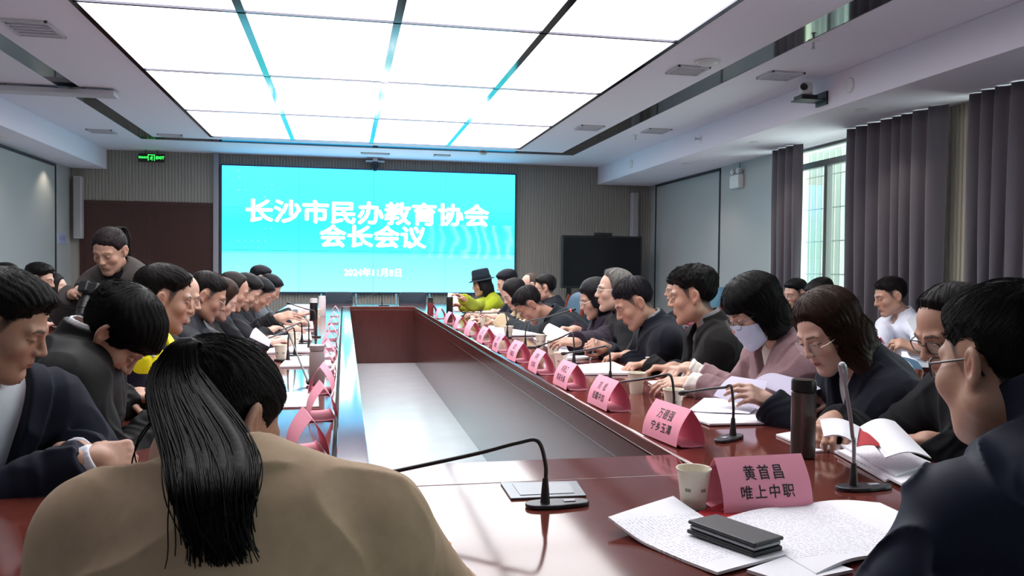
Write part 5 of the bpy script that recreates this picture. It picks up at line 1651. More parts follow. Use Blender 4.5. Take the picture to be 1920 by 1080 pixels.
person('L7', 'man with receding hair and a dark jacket on the left, hand raised over papers',
       dict(H=pX(436, 547, -.76), yaw=80, pitch=22, hair='receding', vol=.5, haircol='#2b2626', skin=SK[0], hs=1.08, lean=.14, eyes=.2, wear=(zipj('#1d1e26'),),
            hands=(hz(520, 596, .90, n=(0, -.6, .6), curl=.35, spread=.15), hz(502, 622, .82, curl=.4))), LG)
person('L8', 'dark haired man behind the balding man on the left, leaning forward',
       dict(H=pX(460, 548, -.72), yaw=84, pitch=34, hair='short', haircol='#1d1b1c', skin=SK[2], hs=1.05, lean=.2, wear=(zipj('#20222e'),)), LG)
person('L9', 'man in a black suit bending forward, third from the far end on the left',
       dict(H=pX(484, 552, -.70), yaw=86, pitch=38, hair='short', haircol='#1b1a1e', skin=SK[0], hs=1.08, lean=.2, wear=(suit('#1b1d28'),), shirt=wshirt), LG)
person('L10', 'man sitting upright with black hair, highest head at the far left',
       dict(H=pX(489, 524, -.82), yaw=84, pitch=14, hair='short', vol=.8, haircol='#191b24', skin=SK[2], hs=1.08, lean=.12, wear=(zipj('#20242e'),)), LG)
person('L11', 'dark haired man at the far end of the left table side, head bowed',
       dict(H=pX(505, 542, -.72), yaw=86, pitch=36, hair='short', haircol='#1a1d28', skin=SK[0], hs=1.08, lean=.18, wear=(zipj('#5a6068'),)), LG)
# ---------- standing photographer
pc = aty(168, 556, 4.98)
person('P1', 'standing woman in a grey coat looking down at the camera in her hands',
       dict(H=px(206, 470, 5.25), yaw=196, pitch=30, roll=-3, byaw=196, hair='pony', haircol='#2a2022', strands=900, flow='back', ssteps=10, fem=1, skin=SK[0], stand=True, lean=.20, hs=1.08, eyes=.15,
            hands=(dict(W=(pc.x + .105, pc.y + .02, pc.z - .01), a=(-.8, -.5, .2), n=(.3, -.6, .6), curl=.8, out=.9), dict(W=(pc.x - .10, pc.y + .04, pc.z + .01), a=(.4, -.8, .3), n=(-.5, -.3, .6), curl=.9, out=.9)),
            wear=(coat('#57504f', len=.30), crew('#1c1c24', off=.012)), trousers='#1b1b20'))
# ---------- left second row
person('RL1', 'person with dark hair half cut by the left picture edge at the side table',
       dict(H=pX(12, 528, -2.62), yaw=88, pitch=12, hair='bob', haircol='#1b1819', skin=SK[4], hs=1.05, fem=1, wear=(crew('#1d1a1c'),)))
person('RL2', 'young man in a dark maroon jacket at the left side table',
       dict(H=pX(74, 526, -2.58), yaw=92, pitch=12, hair='short', vol=1.2, spiky=1, haircol='#191718', skin=SK[0], hs=1.12, eyes=.35, wear=(zipj('#2a1c26', 'wool'),), hands=(hz(128, 598, .80, curl=.5), hz(122, 604, .80))))
person('RL3', 'woman with a beige collar looking up at the left side table',
       dict(H=pX(104, 540, -2.56), yaw=92, pitch=-6, hair='bob', vol=.6, haircol='#1d1a1c', fem=1, skin=SK[4], hs=1.0, eyes=.5, wear=(crew('#b09a74'),)))
person('RL4', 'person in black behind the photographer at the left side table',
       dict(H=pX(158, 552, -2.50), yaw=90, pitch=20, hair='short', haircol='#141315', skin=SK[0], hs=.98, wear=(zipj('#111114', 'wool'),)))
# ---------- right side, near to far
person('R2', 'man with a high forehead and glasses in black reading papers behind the large man',
       dict(H=pX(1790, 622, 1.66), yaw=-88, pitch=26, byaw=-84, hair='receding', vol=.5, haircol='#1d1a1b', strands=900, skin=SK[1], hs=1.05, lean=.16, eyes=.25, glasses=dict(sq=3.2, rx=.025, rz=.0165, r=.0016), h=.0036,
            hands=(hz(1742, 828, .80, a=(-.7, .25, 0), curl=.5), hz(1560, 790, .83, a=(-.55, -.5, -.1), curl=.7, out=.8)),
            wear=(zipj('#15161f', 'wool', h=.0055),), trousers='#15161c'), RG)
person('R3', 'woman with brown shoulder length hair and round glasses in navy, holding papers',
       dict(H=pX(1553, 622, 1.60), yaw=-100, pitch=30, roll=4, byaw=-88, hair='long', hairlen=.10, vol=.75, haircol='#3a251d', strands=2600, flow='down', partx=.025, ssteps=14, sstep=.010, sthick=.0006, fem=1, skin=SK[4], lips=lin('#a04a4a'), hs=1.08, lean=.20, eyes=.3, part=1,
            glasses=dict(col='#a89a90', metal=1, sq=2.1, rx=.024, rz=.020, r=.0010, z=-.006), h=.0036, dN=(.03, 0, 0),
            hands=(hz(1438, 752, .835, a=(-.7, -.2, .3), n=(.0, -.7, .6), curl=.55, thumb=.7), hz(1560, 748, .82, a=(-.75, .2, 0), curl=.5)),
            wear=(('coat', dict(col='#1b1f30', v=(.045, .15), lapel=.065, off=.032, h=.0055, collar=(dict(r0=.088, fl=-.30, h0=-.012, h1=.055, th=.008, ang=.75, base=.015),))), roll('#d8d6dc', sleeves=False)), trousers='#1a1a22'), RG)
person('R4', 'woman in a pink coat with black hair, glasses and a pale blue face mask',
       dict(H=pX(1415, 584, 1.62), yaw=-92, pitch=30, roll=3, byaw=-92, hair='bangs', vol=1.0, haircol='#141316', strands=2800, flow='down', ssteps=14, sstep=.010, sthick=.0006, fem=1, skin=SK[2], mask=True, hs=1.10, lean=.16, eyes=.25,
            glasses=dict(col='#2a2424', sq=2.2, rx=.024, rz=.019, r=.0012, z=.0, dy=.006), h=.0038, dN=(.02, 0, 0),
            hands=(hz(1292, 718, .815, a=(-.95, .05, .0), n=(0, -.4, .9), curl=.35), hz(1290, 690, .835, a=(-.8, -.3, .0), curl=.8)),
            wear=(coat('#927479', h=.0055, cut=.05), ('sweater', dict(col='#dcd6cf', off=.014, nr=.056, cut=.0))), trousers='#24242b'), RG)
person('R5', 'man with thick black hair in a black blazer, head turned to the screen',
       dict(H=pX(1300, 556, 1.70), yaw=-62, pitch=10, byaw=-82, hair='short', vol=1.35, spiky=1, haircol='#161415', strands=1800, skin=SK[1], hs=1.12, lean=.12, eyes=.3, h=.004,
            hands=(hz(1215, 684, .80, a=(-.95, -.1, 0), curl=.6), hz(1262, 690, .80, a=(-.9, .3, 0), curl=.6)),
            wear=(suit('#1d1b1c', h=.006), crew('#6d6b70', off=.011, h=.007)), shirt=dict(col='#8a8588', off=.004, cuff=.02), trousers='#1b1b20'), RG)
person('R6', 'man in a navy jacket with a grey collar bent over his papers, pen in hand',
       dict(H=pX(1190, 568, 1.58), yaw=-82, pitch=32, byaw=-86, hair='short', vol=.55, haircol='#27232a', strands=1400, skin=SK[1], hs=1.12, lean=.22, eyes=.2,
            hands=(hz(1178, 666, .80, a=(-.9, 0, 0), curl=.5), hz(1135, 652, .83, a=(-.8, -.2, .25), n=(0, -.7, .6), curl=1.0, thumb=.9)),
            wear=(zipj('#1a1f2e', 'wool'),), shirt=dict(col='#8f8f90', cuff=0), trousers='#1b1b22'), RG)
person('R7', 'old man with grey hair and glasses speaking, behind the man in navy',
       dict(H=pX(1152, 546, 1.70), yaw=-80, pitch=2, byaw=-86, hair='receding', vol=.9, haircol='#8d8a86', strands=900, skin=SK[2], hs=1.10, lean=.10, eyes=.4, glasses=dict(col='#b8b4ae', metal=1, r=.0012, sq=2.4),
            hands=(hz(1115, 646, .82), hz(1120, 648, .80)), wear=(zipj('#222226', 'wool'),)), RG)
person('R8', 'woman with short black hair and a dark purple coat holding a sheaf of paper',
       dict(H=pX(1116, 562, 1.70), yaw=-86, pitch=20, byaw=-88, hair='bob', vol=1.2, haircol='#17151a', fem=1, skin=SK[0], hs=1.06, lean=.14, eyes=.25, glasses=dict(col='#c8c4be', metal=1, r=.0012, sq=2.4),
            hands=(hz(1078, 642, .85, a=(-.9, -.1, .1), n=(0, -.5, .8), curl=.5), hz(1078, 618, .88, a=(-.8, 0, .1), curl=.5)), wear=(coat('#33263a'), crew('#241f28', off=.012))), RG)
person('R9', 'man in dark navy bent low over the table on the right, face down',
       dict(H=pX(994, 572, 1.40), yaw=-84, pitch=48, byaw=-88, hair='short', vol=.8, haircol='#252124', strands=900, skin=SK[3], hs=1.12, lean=.34, eyes=.1, w=1.1, dN=(.06, 0, .02),
            hands=(hz(938, 604, .80, a=(-.95, 0, 0), curl=.4), hz(948, 598, .80, curl=.4)), wear=(zipj('#1a2430', 'wool'),)), RG)
person('R10', 'woman with black hair tied back and a beige coat, head bent, far right side',
       dict(H=pX(965, 552, 1.52), yaw=-92, pitch=30, hair='long', hairlen=.14, vol=.5, haircol='#1c181b', fem=1, skin=SK[4], hs=1.08, lean=.2, wear=(coat('#c4b08f'), crew('#211e22', off=.012)), hands=(hz(930, 594, .86, n=(0, -.5, .6)), None)), RG)
person('R11', 'man with a black cap of hair sitting beyond the woman in beige',
       dict(H=pX(952, 532, 1.66), yaw=-88, pitch=20, hair='short', haircol='#171a26', skin=SK[2], hs=1.12, lean=.14, wear=(suit('#1a1e2b'),), shirt=wshirt), RG)
person('R12', 'bald man leaning back far along the right table side',
       dict(H=pX(994, 534, 2.02), yaw=-88, pitch=8, hair='bald', haircol='#6a5a52', skin=SK[4], hs=1.05, lean=.05, wear=(zipj('#2a2b33'),)), RG)
person('R13', 'man in dark rimmed glasses leaning back behind the man bent over the table',
       dict(H=pX(1022, 541, 1.98), yaw=-72, pitch=8, hair='short', vol=.9, haircol='#1c191b', skin=SK[0], hs=1.08, lean=.06, eyes=.4, glasses=dict(r=.0018, sq=3), wear=(zipj('#2a2d38'),)), RG)
hat = person('R14', 'woman in a lime green coat and dark hat at the far right table end',
       dict(H=pX(903, 534, 1.60), yaw=-96, pitch=12, hair='long', hairlen=.30, hairback=-.17, vol=.6, haircol='#1b1a20', fem=1, skin=SK[0], hs=1.08, lean=.16, hands=(hz(862, 572, .86, a=(-.8, -.3, .2)), hz(868, 560, .96, a=(-.7, -.3, .5))),
            wear=(('coat', dict(col='#96a01e', off=.026, nr=.062, collar=(dict(r0=.086, fl=-.3, h0=-.01, h1=.04, th=.008, ang=.4, base=.015),))),)), RG)
d = PEOPLE['R14']; hb = MB()
q = Matrix([[*d['Rh'][0], 0], [*d['Rh'][1], 0], [*d['Rh'][2], 0], [0, 0, 0, 1]])
ct = d['H'] + d['Rh'] @ np.array([0, -.012, .062]) * d['s']
hb.lathe([(.150, -.012), (.152, -.009), (.108, .004), (.104, .03), (.098, .095), (.088, .118), (.06, .122), (.0001, .114)], 28, c=tuple(ct), mat4=q, sx=.92, sy=1.08)
obj('hat', hb, cloth_mat('#2b3a4c'), hat, world=True, smooth=True)
obj('hat_band', MB().lathe([(.109, .004), (.1105, .006), (.107, .032), (.105, .034)], 28, c=tuple(ct), mat4=q, sx=.92, sy=1.08), cloth_mat('#151a24'), hat, world=True, smooth=True)
# ---------- right second row
person('RR1', 'man with dark hair at the right side table, half hidden behind the black blazer',
       dict(H=pX(1270, 546, 3.80), yaw=-80, pitch=6, hair='short', vol=1.2, haircol='#151316', skin=SK[0], hs=1.35, wear=(zipj('#1b2028'),), lean=.1))
person('RR2', 'man with glasses in a dark navy jacket looking at a phone before the curtains',
       dict(H=pX(1492, 552, 3.85), yaw=-100, pitch=14, hair='short', vol=.8, haircol='#161418', skin=SK[0], hs=1.06, eyes=.3, glasses=dict(col='#b0aca6', metal=1, r=.0012), lean=.12,
            hands=(hz(1478, 606, .90, a=(-.7, -.3, .4), n=(.2, -.6, .6), curl=.7), hz(1495, 612, .88, a=(-.7, .1, .3), curl=.7)), wear=(zipj('#191c28', 'wool'),), shirt=dict(col='#b0a890', cuff=0)))
person('RR3', 'man with black hair bent forward before the window, face hidden',
       dict(H=pX(1542, 556, 3.80), yaw=-70, pitch=32, hair='short', haircol='#121216', vol=1.1, skin=SK[0], hs=1.12, lean=.2, wear=(zipj('#171920', 'wool'),)))
person('RR4', 'man in a white shirt reading a sheet before the wide curtain',
       dict(H=pX(1670, 556, 3.85), yaw=-78, pitch=18, byaw=-90, hair='short', vol=.5, haircol='#1c1719', strands=700, skin=SK[1], hs=1.12, eyes=.25, lean=.10, w=1.05,
            hands=(hz(1718, 655, .86, a=(-.7, .3, .3), n=(.2, -.6, .6), curl=.7), hz(1640, 660, .80, a=(-.8, .2, 0), curl=.5)),
            wear=(('shirt', dict(col='#d8dae8', mat='cotton', off=.016, v=(.03, .07), nr=.056, collar=(dict(r0=.076, fl=-.42, h0=-.002, h1=.050, th=.0075, ang=.35, base=.012),))),), trousers='#2a2c38'))
# ================================================================== hair lengths that hang, hand-held things, papers, chairs
def world_strands(name, root, paths, r0, r1, m, core=None):
    V, Q = tubes_np(np.array(paths), r0, r1, 3)
    if core is not None:
        V2, Q2 = core; Q = np.concatenate([Q, Q2 + len(V)]); V = np.concatenate([V, V2])
    return npmesh(name, V, Q, m, root, None, np.array(root.location))
# ponytail of the woman in the foreground
d = PEOPLE['F1']; Rr = np.random.RandomState(3)
tie = d['H'] + d['Rh'] @ np.array([0, -.108, .080]) * d['s']
ctl = [tie - d['Rh'] @ np.array([0, -.03, .012]), tie + np.array([.0, -.026, -.002]), tie + np.array([-.004, -.055, -.045]), px(392, 830, 1.0), px(402, 910, .93), px(395, 985, .915), px(402, 1060, .905)]
cen = np.array([list(v) for v in smooth_path(ctl, 4)])
K = len(cen)
paths = []
for i in range(4200):
    a = Rr.uniform(0, 2 * math.pi); r = math.sqrt(Rr.uniform(.25, 1)); ln = Rr.uniform(.70, 1.0)
    wig = Rr.normal(0, 1, 4); p = []
    wild = 1.0 if i > 60 else 1.2
    for k in range(K):
        f = k / (K - 1) * ln; j = f * (K - 1); j0 = int(min(j, K - 2)); c0 = cen[j0] + (cen[j0 + 1] - cen[j0]) * (j - j0)
        wd = (.012 + .036 * sst(.16, .50, np.array(f)) - .036 * sst(.50, 1.0, np.array(f))) * wild
        cx_ = math.cos(a) * r * wd + .004 * math.sin(f * 9 + wig[0]) + .010 * wig[1] * f * f; cy_ = math.sin(a) * r * min(.021, wd * .6) + .003 * wig[2] * f
        curl_ = .030 * max(0, f - .72) ** 1 * (wig[3] + .9)
        p.append(c0 + np.array([cx_ + curl_, cy_, 0]))
    paths.append(p)
for i in range(14):      # loose wisps to both sides
    sd = -1 if i < 5 else 1; b = cen[int(K * Rr.uniform(.35, .6))]; p = []
    q0 = b + np.array([sd * .02, .0, 0]); sp_ = Rr.uniform(.5, 1.3); ph_ = Rr.uniform(.6, 1.2)
    for k in range(K):
        f = k / (K - 1); p.append(q0 + np.array([sd * (.055 * math.sin(f * 2.6) * sp_), .0 + .01 * f, -.02 - f * .12 * ph_]) )
    paths.append(p)
def cwid(q):
    f = np.array(q / K); return float(.010 + .034 * sst(.18, .52, f) - .036 * sst(.50, 1.0, f))
def crad(q):
    f = np.array(q / K); return float(.006 + .004 * sst(.12, .45, f) - .008 * sst(.6, .95, f))
core = surface(lambda P: np.minimum.reduce([rc(P, cen[k] + [o_ * cwid(k), 0, 0], cen[k + 1] + [o_ * cwid(k + 1), 0, 0], crad(k), crad(k + 1)) for k in range(0, K - 1) for o_ in (-.62, -.2, .2, .62)]), cen.min(0) - .08, cen.max(0) + .08, .004)
world_strands('ponytail', d['c']['_root'], paths, .0016, .0007, hair_mat('#171415'), core)
# photographer: ponytail, camera
d = PEOPLE['P1']
tie = d['H'] + d['Rh'] @ np.array([0, -.105, .07]) * d['s']
cen = np.array([list(v) for v in smooth_path([tie, tie + np.array([.02, .04, .02]), tie + np.array([.045, .06, -.05]), tie + np.array([.05, .06, -.16])], 5)])
paths = []
for i in range(160):
    a = Rr.uniform(0, 6.28); r = math.sqrt(Rr.uniform(0, 1))
    paths.append([cen[k] + np.array([math.cos(a) * r, math.sin(a) * r, 0]) * (.010 + .018 * math.sin(math.pi * min(k / (len(cen) - 1), .8))) for k in range(len(cen))])
world_strands('ponytail', d['c']['_root'], paths, .003, .001, hair_mat('#2a2022'))
cw = np.array(pc)
cm = thing('photo_camera', 'black photo camera with a hanging lens held by the standing woman', 'camera', tuple(cw))
Rc = rotm(196, 62); ax = [Vector(Rc[:, k]) for k in range(3)]
B = Vector(cw) + Vector((0, 0, .03))
obj('camera_body', MB().obox(B, ax, (.070, .034, .048)), m_blackp, cm, world=True, bevel=.010, seg=3)
obj('viewfinder', MB().obox(B + ax[2] * .058, ax, (.026, .032, .016)), m_blackp, cm, world=True, bevel=.007)
qm = Matrix([[*[Rc[i, 0] for i in (0,)], Rc[0, 2], Rc[0, 1], 0], [Rc[1, 0], Rc[1, 2], Rc[1, 1], 0], [Rc[2, 0], Rc[2, 2], Rc[2, 1], 0], [0, 0, 0, 1]])
obj('camera_lens', MB().lathe([(.036, .0), (.038, .01), (.038, .05), (.040, .052), (.040, .085), (.036, .088), (.034, .12), (.030, .121), (.0001, .112)], 24, c=tuple(B + ax[1] * .03), mat4=qm), m_blackp, cm, world=True, smooth=True)
stp = [B + ax[0] * .07 + ax[2] * .03] + [Vector(x) for x in (d['H'] + d['Rh'] @ np.array([.10, .06, -.20]), d['H'] + d['Rh'] @ np.array([.085, -.02, -.14]))]
obj('strap', MB().tube(smooth_path(stp, 8), .008, 6), mat('strap_cloth', lin('#242226'), .8), cm, world=True, smooth=True)
# ------------------------------------------------------------------ pens, watch, phones
def pen(p0, p1, label, m):
    p0, p1 = Vector(p0), Vector(p1); r = thing('pen', label, 'pen', tuple(p0)); u = p1 - p0
    obj('barrel', MB().tube([p0, p0 + u * .08, p0 + u * .09, p0 + u * .97, p1], [.001, .0035, .0048, .0048, .0035], 10), m, r, world=True, smooth=True)
    return r
def finger_tip(key, i, f=.10, off=(0, 0, 0)):
    h = PEOPLE[key]['hands'][i]; return h['W'] + h['a'] * f - h['n'] * .03 + h['l'] * .03 + np.array(off)
t0 = finger_tip('L1', 1, .085)
pen(t0 + [.02, .03, -.045], t0 + [-.10, -.02, .02], 'silver pen in the hands of the man in the navy suit', m_steel)
t0 = finger_tip('R6', 1, .07)
pen(t0 + [-.02, 0, -.06], t0 + [.02, -.01, .07], 'white pen in the hand of the man with the grey collar', m_white)
h = PEOPLE['R5']['hands'][0]
wt = thing('wrist_watch', 'silver wrist watch on the man in the black blazer', 'watch', tuple(h['W']))
qw = Vector(h['fd']).to_track_quat('Z', 'Y').to_matrix().to_4x4()
obj('band', MB().lathe([(.034, -.008), (.0365, -.008), (.0365, .008), (.034, .008)], 24, c=tuple(h['W'] - h['fd'] * .004), mat4=qw), m_steel, wt, world=True, smooth=True)
obj('dial', MB().lathe([(.016, 0), (.016, .005), (.0001, .006)], 20, c=tuple(h['W'] - h['fd'] * .004 + h['n'] * .036), mat4=Vector(h['n']).to_track_quat('Z', 'Y').to_matrix().to_4x4()), m_white, wt, world=True, smooth=True)
def phone(c, ax, label, half=(.038, .080, .0045), m=None):
    r = thing('phone', label, 'phone', tuple(c)); ax = [Vector(a) for a in ax]
    obj('phone_body', MB().obox(c, ax, half), m_blackp, r, world=True, bevel=.003)
    obj('glass', MB().obox(Vector(c) + ax[2] * (half[2] + .0003), ax, (half[0] - .003, half[1] - .004, .0004)), m or mat('black_glass', (.006, .006, .009), .06), r, world=True)
    return r
h = PEOPLE['RR2']['hands'][0]
phone(Vector(h['W'] + h['a'] * .08 + np.array([-.02, .02, .03])), [h['l'], h['a'], h['n']], 'black phone in the hands of the man before the curtains')
x, y = at(536, 640); phone(Vector((x, y, TZ + .02)), [(0, 1, 0), (-1, 0, .1), (.1, 0, 1)], 'phone lying on papers on the left table side', (.04, .085, .005))
# flip case phone of the man in front
c0 = atz(1375, 1003, TZ + .022); dr = (atz(1440, 1028, TZ) - atz(1305, 980, TZ)).normalized(); sd = Vector((-dr.y, dr.x, 0))
r = thing('phone', 'black phone in an open flip case on the printed sheets', 'phone', tuple(c0))
up = Vector((0, 0, 1))
obj('case_back', MB().obox(c0 + up * -.008, (dr, sd, up), (.082, .040, .0045)), m_blackp, r, world=True, bevel=.003)
obj('phone_body', MB().obox(c0 + up * .001 + sd * .002, (dr, sd, up), (.079, .037, .004)), mat('phone_edge', lin('#8f9095'), .3, metal=.7), r, world=True, bevel=.003)
obj('case_cover', MB().obox(c0 + up * .0095 + dr * .0 + sd * .003, (dr, sd, up), (.082, .040, .0038)), mat('case_leather', lin('#232328'), .5, bump=(300, .2, .0006)), r, world=True, bevel=.003)
# ------------------------------------------------------------------ papers on the right, near
def quad_sheet(cor, label, z=TZ, th=.002, m=None, wave=.004, name='paper_sheet', lift=None, seed=0, cat='paper'):
    """sheet through four picture corners lying at table height; u along corner 0->1, v along 0->3"""
    P4 = [Vector(atz(u, v, z)) if len(c_) == 2 else Vector(atz(u, v, c_[2])) for c_ in cor for (u, v) in [c_[:2]]]
    ctr_ = (P4[0] + P4[1] + P4[2] + P4[3]) / 4
    ex = ((P4[1] - P4[0]) + (P4[2] - P4[3])); ex.z = 0; ex.normalize()
    rz = math.atan2(ex.y, ex.x)
    r = thing(name, label, cat, (ctr_.x, ctr_.y, z), rz)
    iv = Matrix.Rotation(-rz, 3, 'Z'); L4 = [iv @ (p - Vector((ctr_.x, ctr_.y, z))) for p in P4]
    R = random.Random(seed); a0 = R.uniform(0, 6)
    def fn(u, v):
        p = L4[0] * (1 - u) * (1 - v) + L4[1] * u * (1 - v) + L4[2] * u * v + L4[3] * (1 - u) * v
        zz = th + .001 + p.z + wave * (1 + math.sin(u * 5 + a0 + v * 2)) * .5
        if lift: zz += lift(u, v)
        return (p.x, p.y, zz)
    obj('sheet', MB().sheet(fn, 16, 12, th), m or m_page, r); return r
# red booklet, sheets and open booklet before the man in front
quad_sheet([(1296, 968), (1330, 1000), (1402, 962), (1362, 945)], 'red covered booklet under the name card and the phone', m=m_red, th=.004, wave=0, name='booklet', cat='booklet')
m_page2 = page_mat('printed_page_open', .27, .33, pitch=.0095)
quad_sheet([(1140, 996), (1345, 1082), (1490, 1045), (1262, 952)], 'printed sheets with a curled edge left of the open booklet', th=.005, wave=.004, m=m_page2, lift=lambda u, v: .03 * max(0, .35 - u) ** 1.2 * 2.2, seed=4)
ob = thing('open_booklet', 'open white booklet with printed pages before the large man', 'booklet', (*at(1520, 1005), TZ))
for nm, cor, sgn in (('left_page', [(1355, 975), (1530, 1078), (1640, 1040), (1480, 950)], 1), ('right_page', [(1480, 950), (1640, 1040), (1790, 1010), (1650, 945)], -1)):
    P4 = [Vector(atz(u, v, TZ + .006)) for u, v in cor]
    def fn(u, v, P4=P4, sgn=sgn):
        p = P4[0] * (1 - u) * (1 - v) + P4[1] * u * (1 - v) + P4[2] * u * v + P4[3] * (1 - u) * v
        w_ = v if sgn > 0 else 1 - v
        return (p.x, p.y, p.z + .003 + .014 * math.sin(math.pi * min(1, w_ * 1.15)) * (.6 + .4 * w_) * (.8 if sgn < 0 else .5) )
    mbp = MB().sheet(fn, 14, 14, .006)
    o = obj(nm, mbp, page_mat('open_' + nm, .30, .34, pitch=.0085), ob, world=True)
    # page coordinates: object rotated along the lines of print
quad_sheet([(1400, 1075), (1480, 1100), (1600, 1075), (1500, 1040)], 'plain sheets under the open booklet at the lower picture edge', th=.006, wave=0, m=m_paper, z=TZ - .0)
# papers of the man behind: pile and raised booklet
quad_sheet([(1455, 818), (1530, 850), (1640, 838), (1560, 800)], 'thin white booklet behind the dark thermos', th=.006, wave=.001, m=m_paper)
for k, cr in enumerate(([(1528, 830), (1660, 905), (1720, 890), (1610, 815)], [(1570, 850), (1690, 912), (1760, 880), (1650, 835)], [(1575, 838), (1680, 895), (1745, 872), (1640, 822)])):
    quad_sheet([(u, v) for u, v in cr], ('white paper pile edge beside the upright microphone', 'printed sheets fanned beside the upright microphone', 'topmost printed sheet beside the upright microphone')[k], z=TZ + .007 * k, th=.006, wave=.002, seed=k, m=m_page if k else m_paper)
rb = [Vector(aty(1537, 786, 1.98)), Vector(aty(1555, 812, 1.84)), Vector(aty(1640, 832, 1.76)), Vector(aty(1700, 858, 1.66)), Vector(aty(1748, 852, 1.64))]
r = thing('open_booklet', 'open booklet with curled pages held by the man in black glasses', 'booklet', tuple(rb[2]))
def fb(A0, A1, B0, B1, bow):
    def fn(u, v):
        p = A0 * (1 - u) * (1 - v) + A1 * u * (1 - v) + B1 * u * v + B0 * (1 - u) * v
        return (p.x, p.y, p.z + bow * math.sin(math.pi * v))
    return fn
mid0, mid1 = Vector(aty(1612, 800, 2.02)), Vector(aty(1606, 832, 1.84))
obj('left_page', MB().sheet(fb(Vector(aty(1537, 786, 2.02)), Vector(aty(1545, 818, 1.86)), mid0, mid1, .012), 10, 10, .003), m_page, r, world=True)
obj('right_page', MB().sheet(fb(Vector(aty(1612, 800, 2.02)), Vector(aty(1660, 858, 1.80)), Vector(aty(1678, 790, 2.06)), Vector(aty(1746, 858, 1.82)), .015), 10, 10, .003), m_page, r, world=True)
obj('red_cover', MB().sheet(fb(mid0 - Vector((0, 0, .006)), mid1 - Vector((0, 0, .006)), Vector(aty(1640, 806, 2.02)), Vector(aty(1650, 836, 1.86)), .004), 6, 6, .002), m_red, r, world=True)
# papers of the woman in navy
quad_sheet([(1282, 782), (1330, 800), (1480, 796), (1400, 758)], 'white papers on the table before the woman in navy', th=.006, wave=.003, seed=9)
quad_sheet([(1290, 772), (1405, 778), (1440, 752), (1320, 748)], 'loose white sheet behind the cup before the woman in navy', th=.003, wave=.003, seed=10, m=m_paper, z=TZ + .009)
def held(c4, label, bow=.01, m=None, name='paper_sheet'):
    A0, A1, B1, B0 = [Vector(aty(*q)) for q in c4]
    r = thing(name, label, 'paper', tuple((A0 + B1) / 2)); obj('sheet', MB().sheet(fb(A0, A1, B0, B1, bow), 10, 10, .0012), m or m_page, r, world=True); return r
held([(1338, 742, 2.82), (1425, 768, 2.66), (1440, 715, 2.72), (1372, 705, 2.92)], 'lifted lavender sheet in the left hand of the woman in navy', m=mat('grey_sheet', lin('#b3adc2'), .8))
held([(1410, 716, 2.80), (1500, 752, 2.62), (1572, 728, 2.66), (1470, 704, 2.86)], 'grey bent sheet behind the fingers of the woman in navy', bow=.02, m=mat('grey_sheet'))
# papers further along the right
quad_sheet([(1215, 718), (1250, 738), (1330, 735), (1290, 712)], 'white sheets before the woman in the pink coat', th=.006, seed=12)
quad_sheet([(1068, 690), (1090, 704), (1200, 704), (1150, 682)], 'white paper pile under the hand of the man in the black blazer', th=.010, wave=.002, seed=13)
quad_sheet([(1040, 655), (1060, 676), (1160, 672), (1110, 653)], 'open white notebook before the man with the pen', th=.012, wave=.003, seed=14, m=m_paper)
held([(1018, 622, 5.25), (1052, 650, 4.95), (1085, 632, 5.0), (1030, 606, 5.35)], 'sheaf of paper held up by the woman in purple', bow=.012)
quad_sheet([(1000, 636), (1020, 652), (1090, 650), (1050, 630)], 'white papers before the woman in purple', th=.008, seed=15)
quad_sheet([(915, 614), (930, 632), (1020, 630), (985, 610)], 'white papers before the man bent over the table', th=.010, seed=16)
quad_sheet([(880, 592), (890, 606), (965, 606), (940, 590)], 'papers before the woman in beige', th=.010, seed=17)
quad_sheet([(846, 572), (852, 584), (905, 584), (890, 571)], 'papers before the woman in the lime coat', th=.012, seed=18)
held([(838, 578, 9.9), (872, 578, 9.75), (876, 552, 9.85), (840, 549, 9.95)], 'white sheet held upright by the woman in the lime coat', m=m_paper, bow=.0)
# left side papers
quad_sheet([(160, 905), (250, 868), (258, 826), (190, 845)], 'printed sheets under the hands of the man in the navy suit', th=.006, seed=20)
quad_sheet([(528, 766), (598, 764), (596, 736), (532, 738)], 'white sheet before the pale bottle on the left table side', th=.004, wave=.001, seed=21, m=m_paper)
quad_sheet([(524, 690), (622, 688), (618, 668), (540, 672)], 'white papers behind the pale bottle', th=.008, wave=.001, seed=22, m=m_paper)
quad_sheet([(500, 664), (590, 662), (588, 648), (512, 650)], 'white papers before the man with glasses on the left', th=.010, seed=23)
quad_sheet([(512, 640), (585, 640), (582, 626), (520, 628)], 'white paper pile before the balding man', th=.014, seed=24)
quad_sheet([(516, 618), (588, 618), (586, 606), (524, 607)], 'papers further along the left table side', th=.014, seed=25)
quad_sheet([(522, 600), (585, 600), (584, 590), (530, 591)], 'white papers at the far part of the left table side', th=.020, seed=26, m=m_paper)
quad_sheet([(532, 585), (584, 585), (583, 575), (540, 576)], 'white stack near the far left table corner', th=.03, seed=27, m=m_paper)
held([(468, 632, 4.30), (505, 650, 4.15), (510, 640, 4.25), (480, 614, 4.45)], 'greyish sheet raised beside the dark hair of the woman in camel', m=mat('grey_sheet', lin('#a79fb2'), .8))
quad_sheet([(790, 1012), (838, 1036), (846, 1022), (790, 990)], 'orange and white booklet at the elbow of the woman in camel', th=.004, wave=0, m=mat('orange_cover', lin('#e0714f'), .5), name='booklet', cat='booklet')
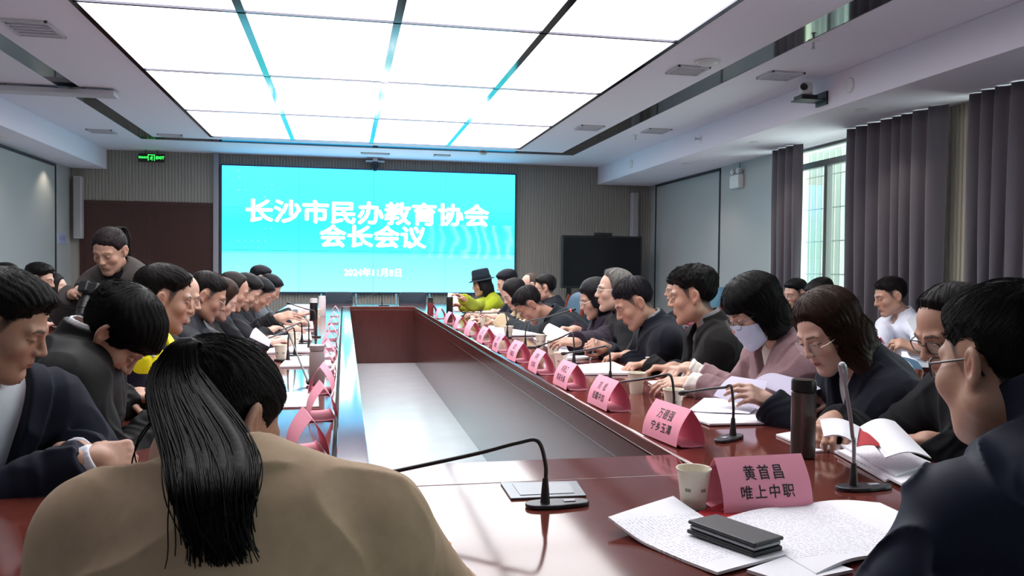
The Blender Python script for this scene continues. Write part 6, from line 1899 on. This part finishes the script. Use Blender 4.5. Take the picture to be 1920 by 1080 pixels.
# side tables
quad_sheet([(108, 640), (140, 634), (135, 616), (108, 620)], 'papers on the left side table between the name cards', th=.02, seed=30, m=m_paper)
quad_sheet([(1690, 690), (1770, 690), (1760, 668), (1690, 666)], 'papers on the right side table before the white shirted man', th=.02, seed=31)
held([(1700, 600, 4.62), (1742, 672, 4.45), (1760, 640, 4.5), (1722, 590, 4.7)], 'white sheet held by the man in the white shirt', m=m_paper)
quad_sheet([(1470, 622), (1500, 622), (1500, 612), (1472, 612)], 'white papers before the man with the phone', th=.02, seed=32, m=m_paper)
# emblem on the yellow jacket
d = PEOPLE['L3']; rt_ = d['c']['_root']
vest = [o for o in rt_.children if o.name.startswith('vest')][0]
o_ = Vector(CAMP) - rt_.location; dv = Vector(ray(284, 655)).normalized()
hit, loc_, nor_, _i = vest.ray_cast(o_, dv)
if hit:
    qe = nor_.to_track_quat('Z', 'Y').to_matrix().to_4x4()
    for nm, pr, mm in (('emblem', [(.0001, .003), (.030, .003), (.033, 0)], m_white), ('emblem_ring', [(.019, .0036), (.026, .0036), (.026, .003), (.019, .003)], mat('emblem_blue', lin('#4b6a9a'), .5)), ('emblem_disc', [(.0001, .0038), (.017, .0038), (.017, .003)], m_red)):
        obj(nm, MB().lathe(pr, 20, c=tuple(loc_), mat4=qe), mm, rt_)
# ------------------------------------------------------------------ chairs
def chair_for(key, label, back=.04, group=None):
    d = PEOPLE[key]; by = d['c'].get('byaw', d['c']['yaw'])
    f = d['bf']; p = d['P'] - f * back
    if key == 'L3': p = np.array([-1.13, 3.36, 0])
    chair_at(float(p[0]), float(p[1]), by, label, group, zs={'L1': .85, 'L3': 1.0, 'L2': .98, 'R9': 1.0, 'R10': .98, 'RR1': 1.0, 'RL3': 1.0, 'RL2': .95}.get(key, .85))
for key, lb in (('L1', 'blue grey armchair of the man in the navy suit'), ('L2', 'blue grey armchair behind the person in black, left front'), ('L3', 'armchair of the man in yellow and navy'), ('L5', 'armchair of the man with glasses on the left'),
                ('L7', 'armchair of the balding man on the left'), ('L9', 'armchair of the man in a black suit far on the left'), ('L11', 'armchair at the far end of the left table side'),
                ('RL2', 'blue armchair of the young man at the left side table'), ('RL3', 'bright blue armchair beside the woman with the beige collar'), ('RL4', 'blue armchair of the person in black by the left wall'),
                ('R2', 'armchair of the man in black glasses'), ('R3', 'armchair of the woman in navy'), ('R4', 'armchair of the woman in the pink coat'), ('R5', 'blue armchair of the man in the black blazer'), ('R6', 'armchair of the man with the grey collar'),
                ('R8', 'armchair of the woman in purple'), ('R9', 'blue armchair with wooden frame behind the man bent over the table'), ('R10', 'armchair of the woman in beige'), ('R13', 'armchair of the man leaning back in dark glasses'), ('R14', 'armchair of the woman in the lime coat'),
                ('RR1', 'blue armchair of the man half hidden behind the blazer'), ('RR2', 'armchair of the man with the phone'), ('RR3', 'armchair of the man before the window'), ('RR4', 'armchair of the man in the white shirt')):
    chair_for(key, lb)
chair_at(4.1, 8.05, -90, 'empty blue armchair with wooden frame at the right side table', zs=1.0)
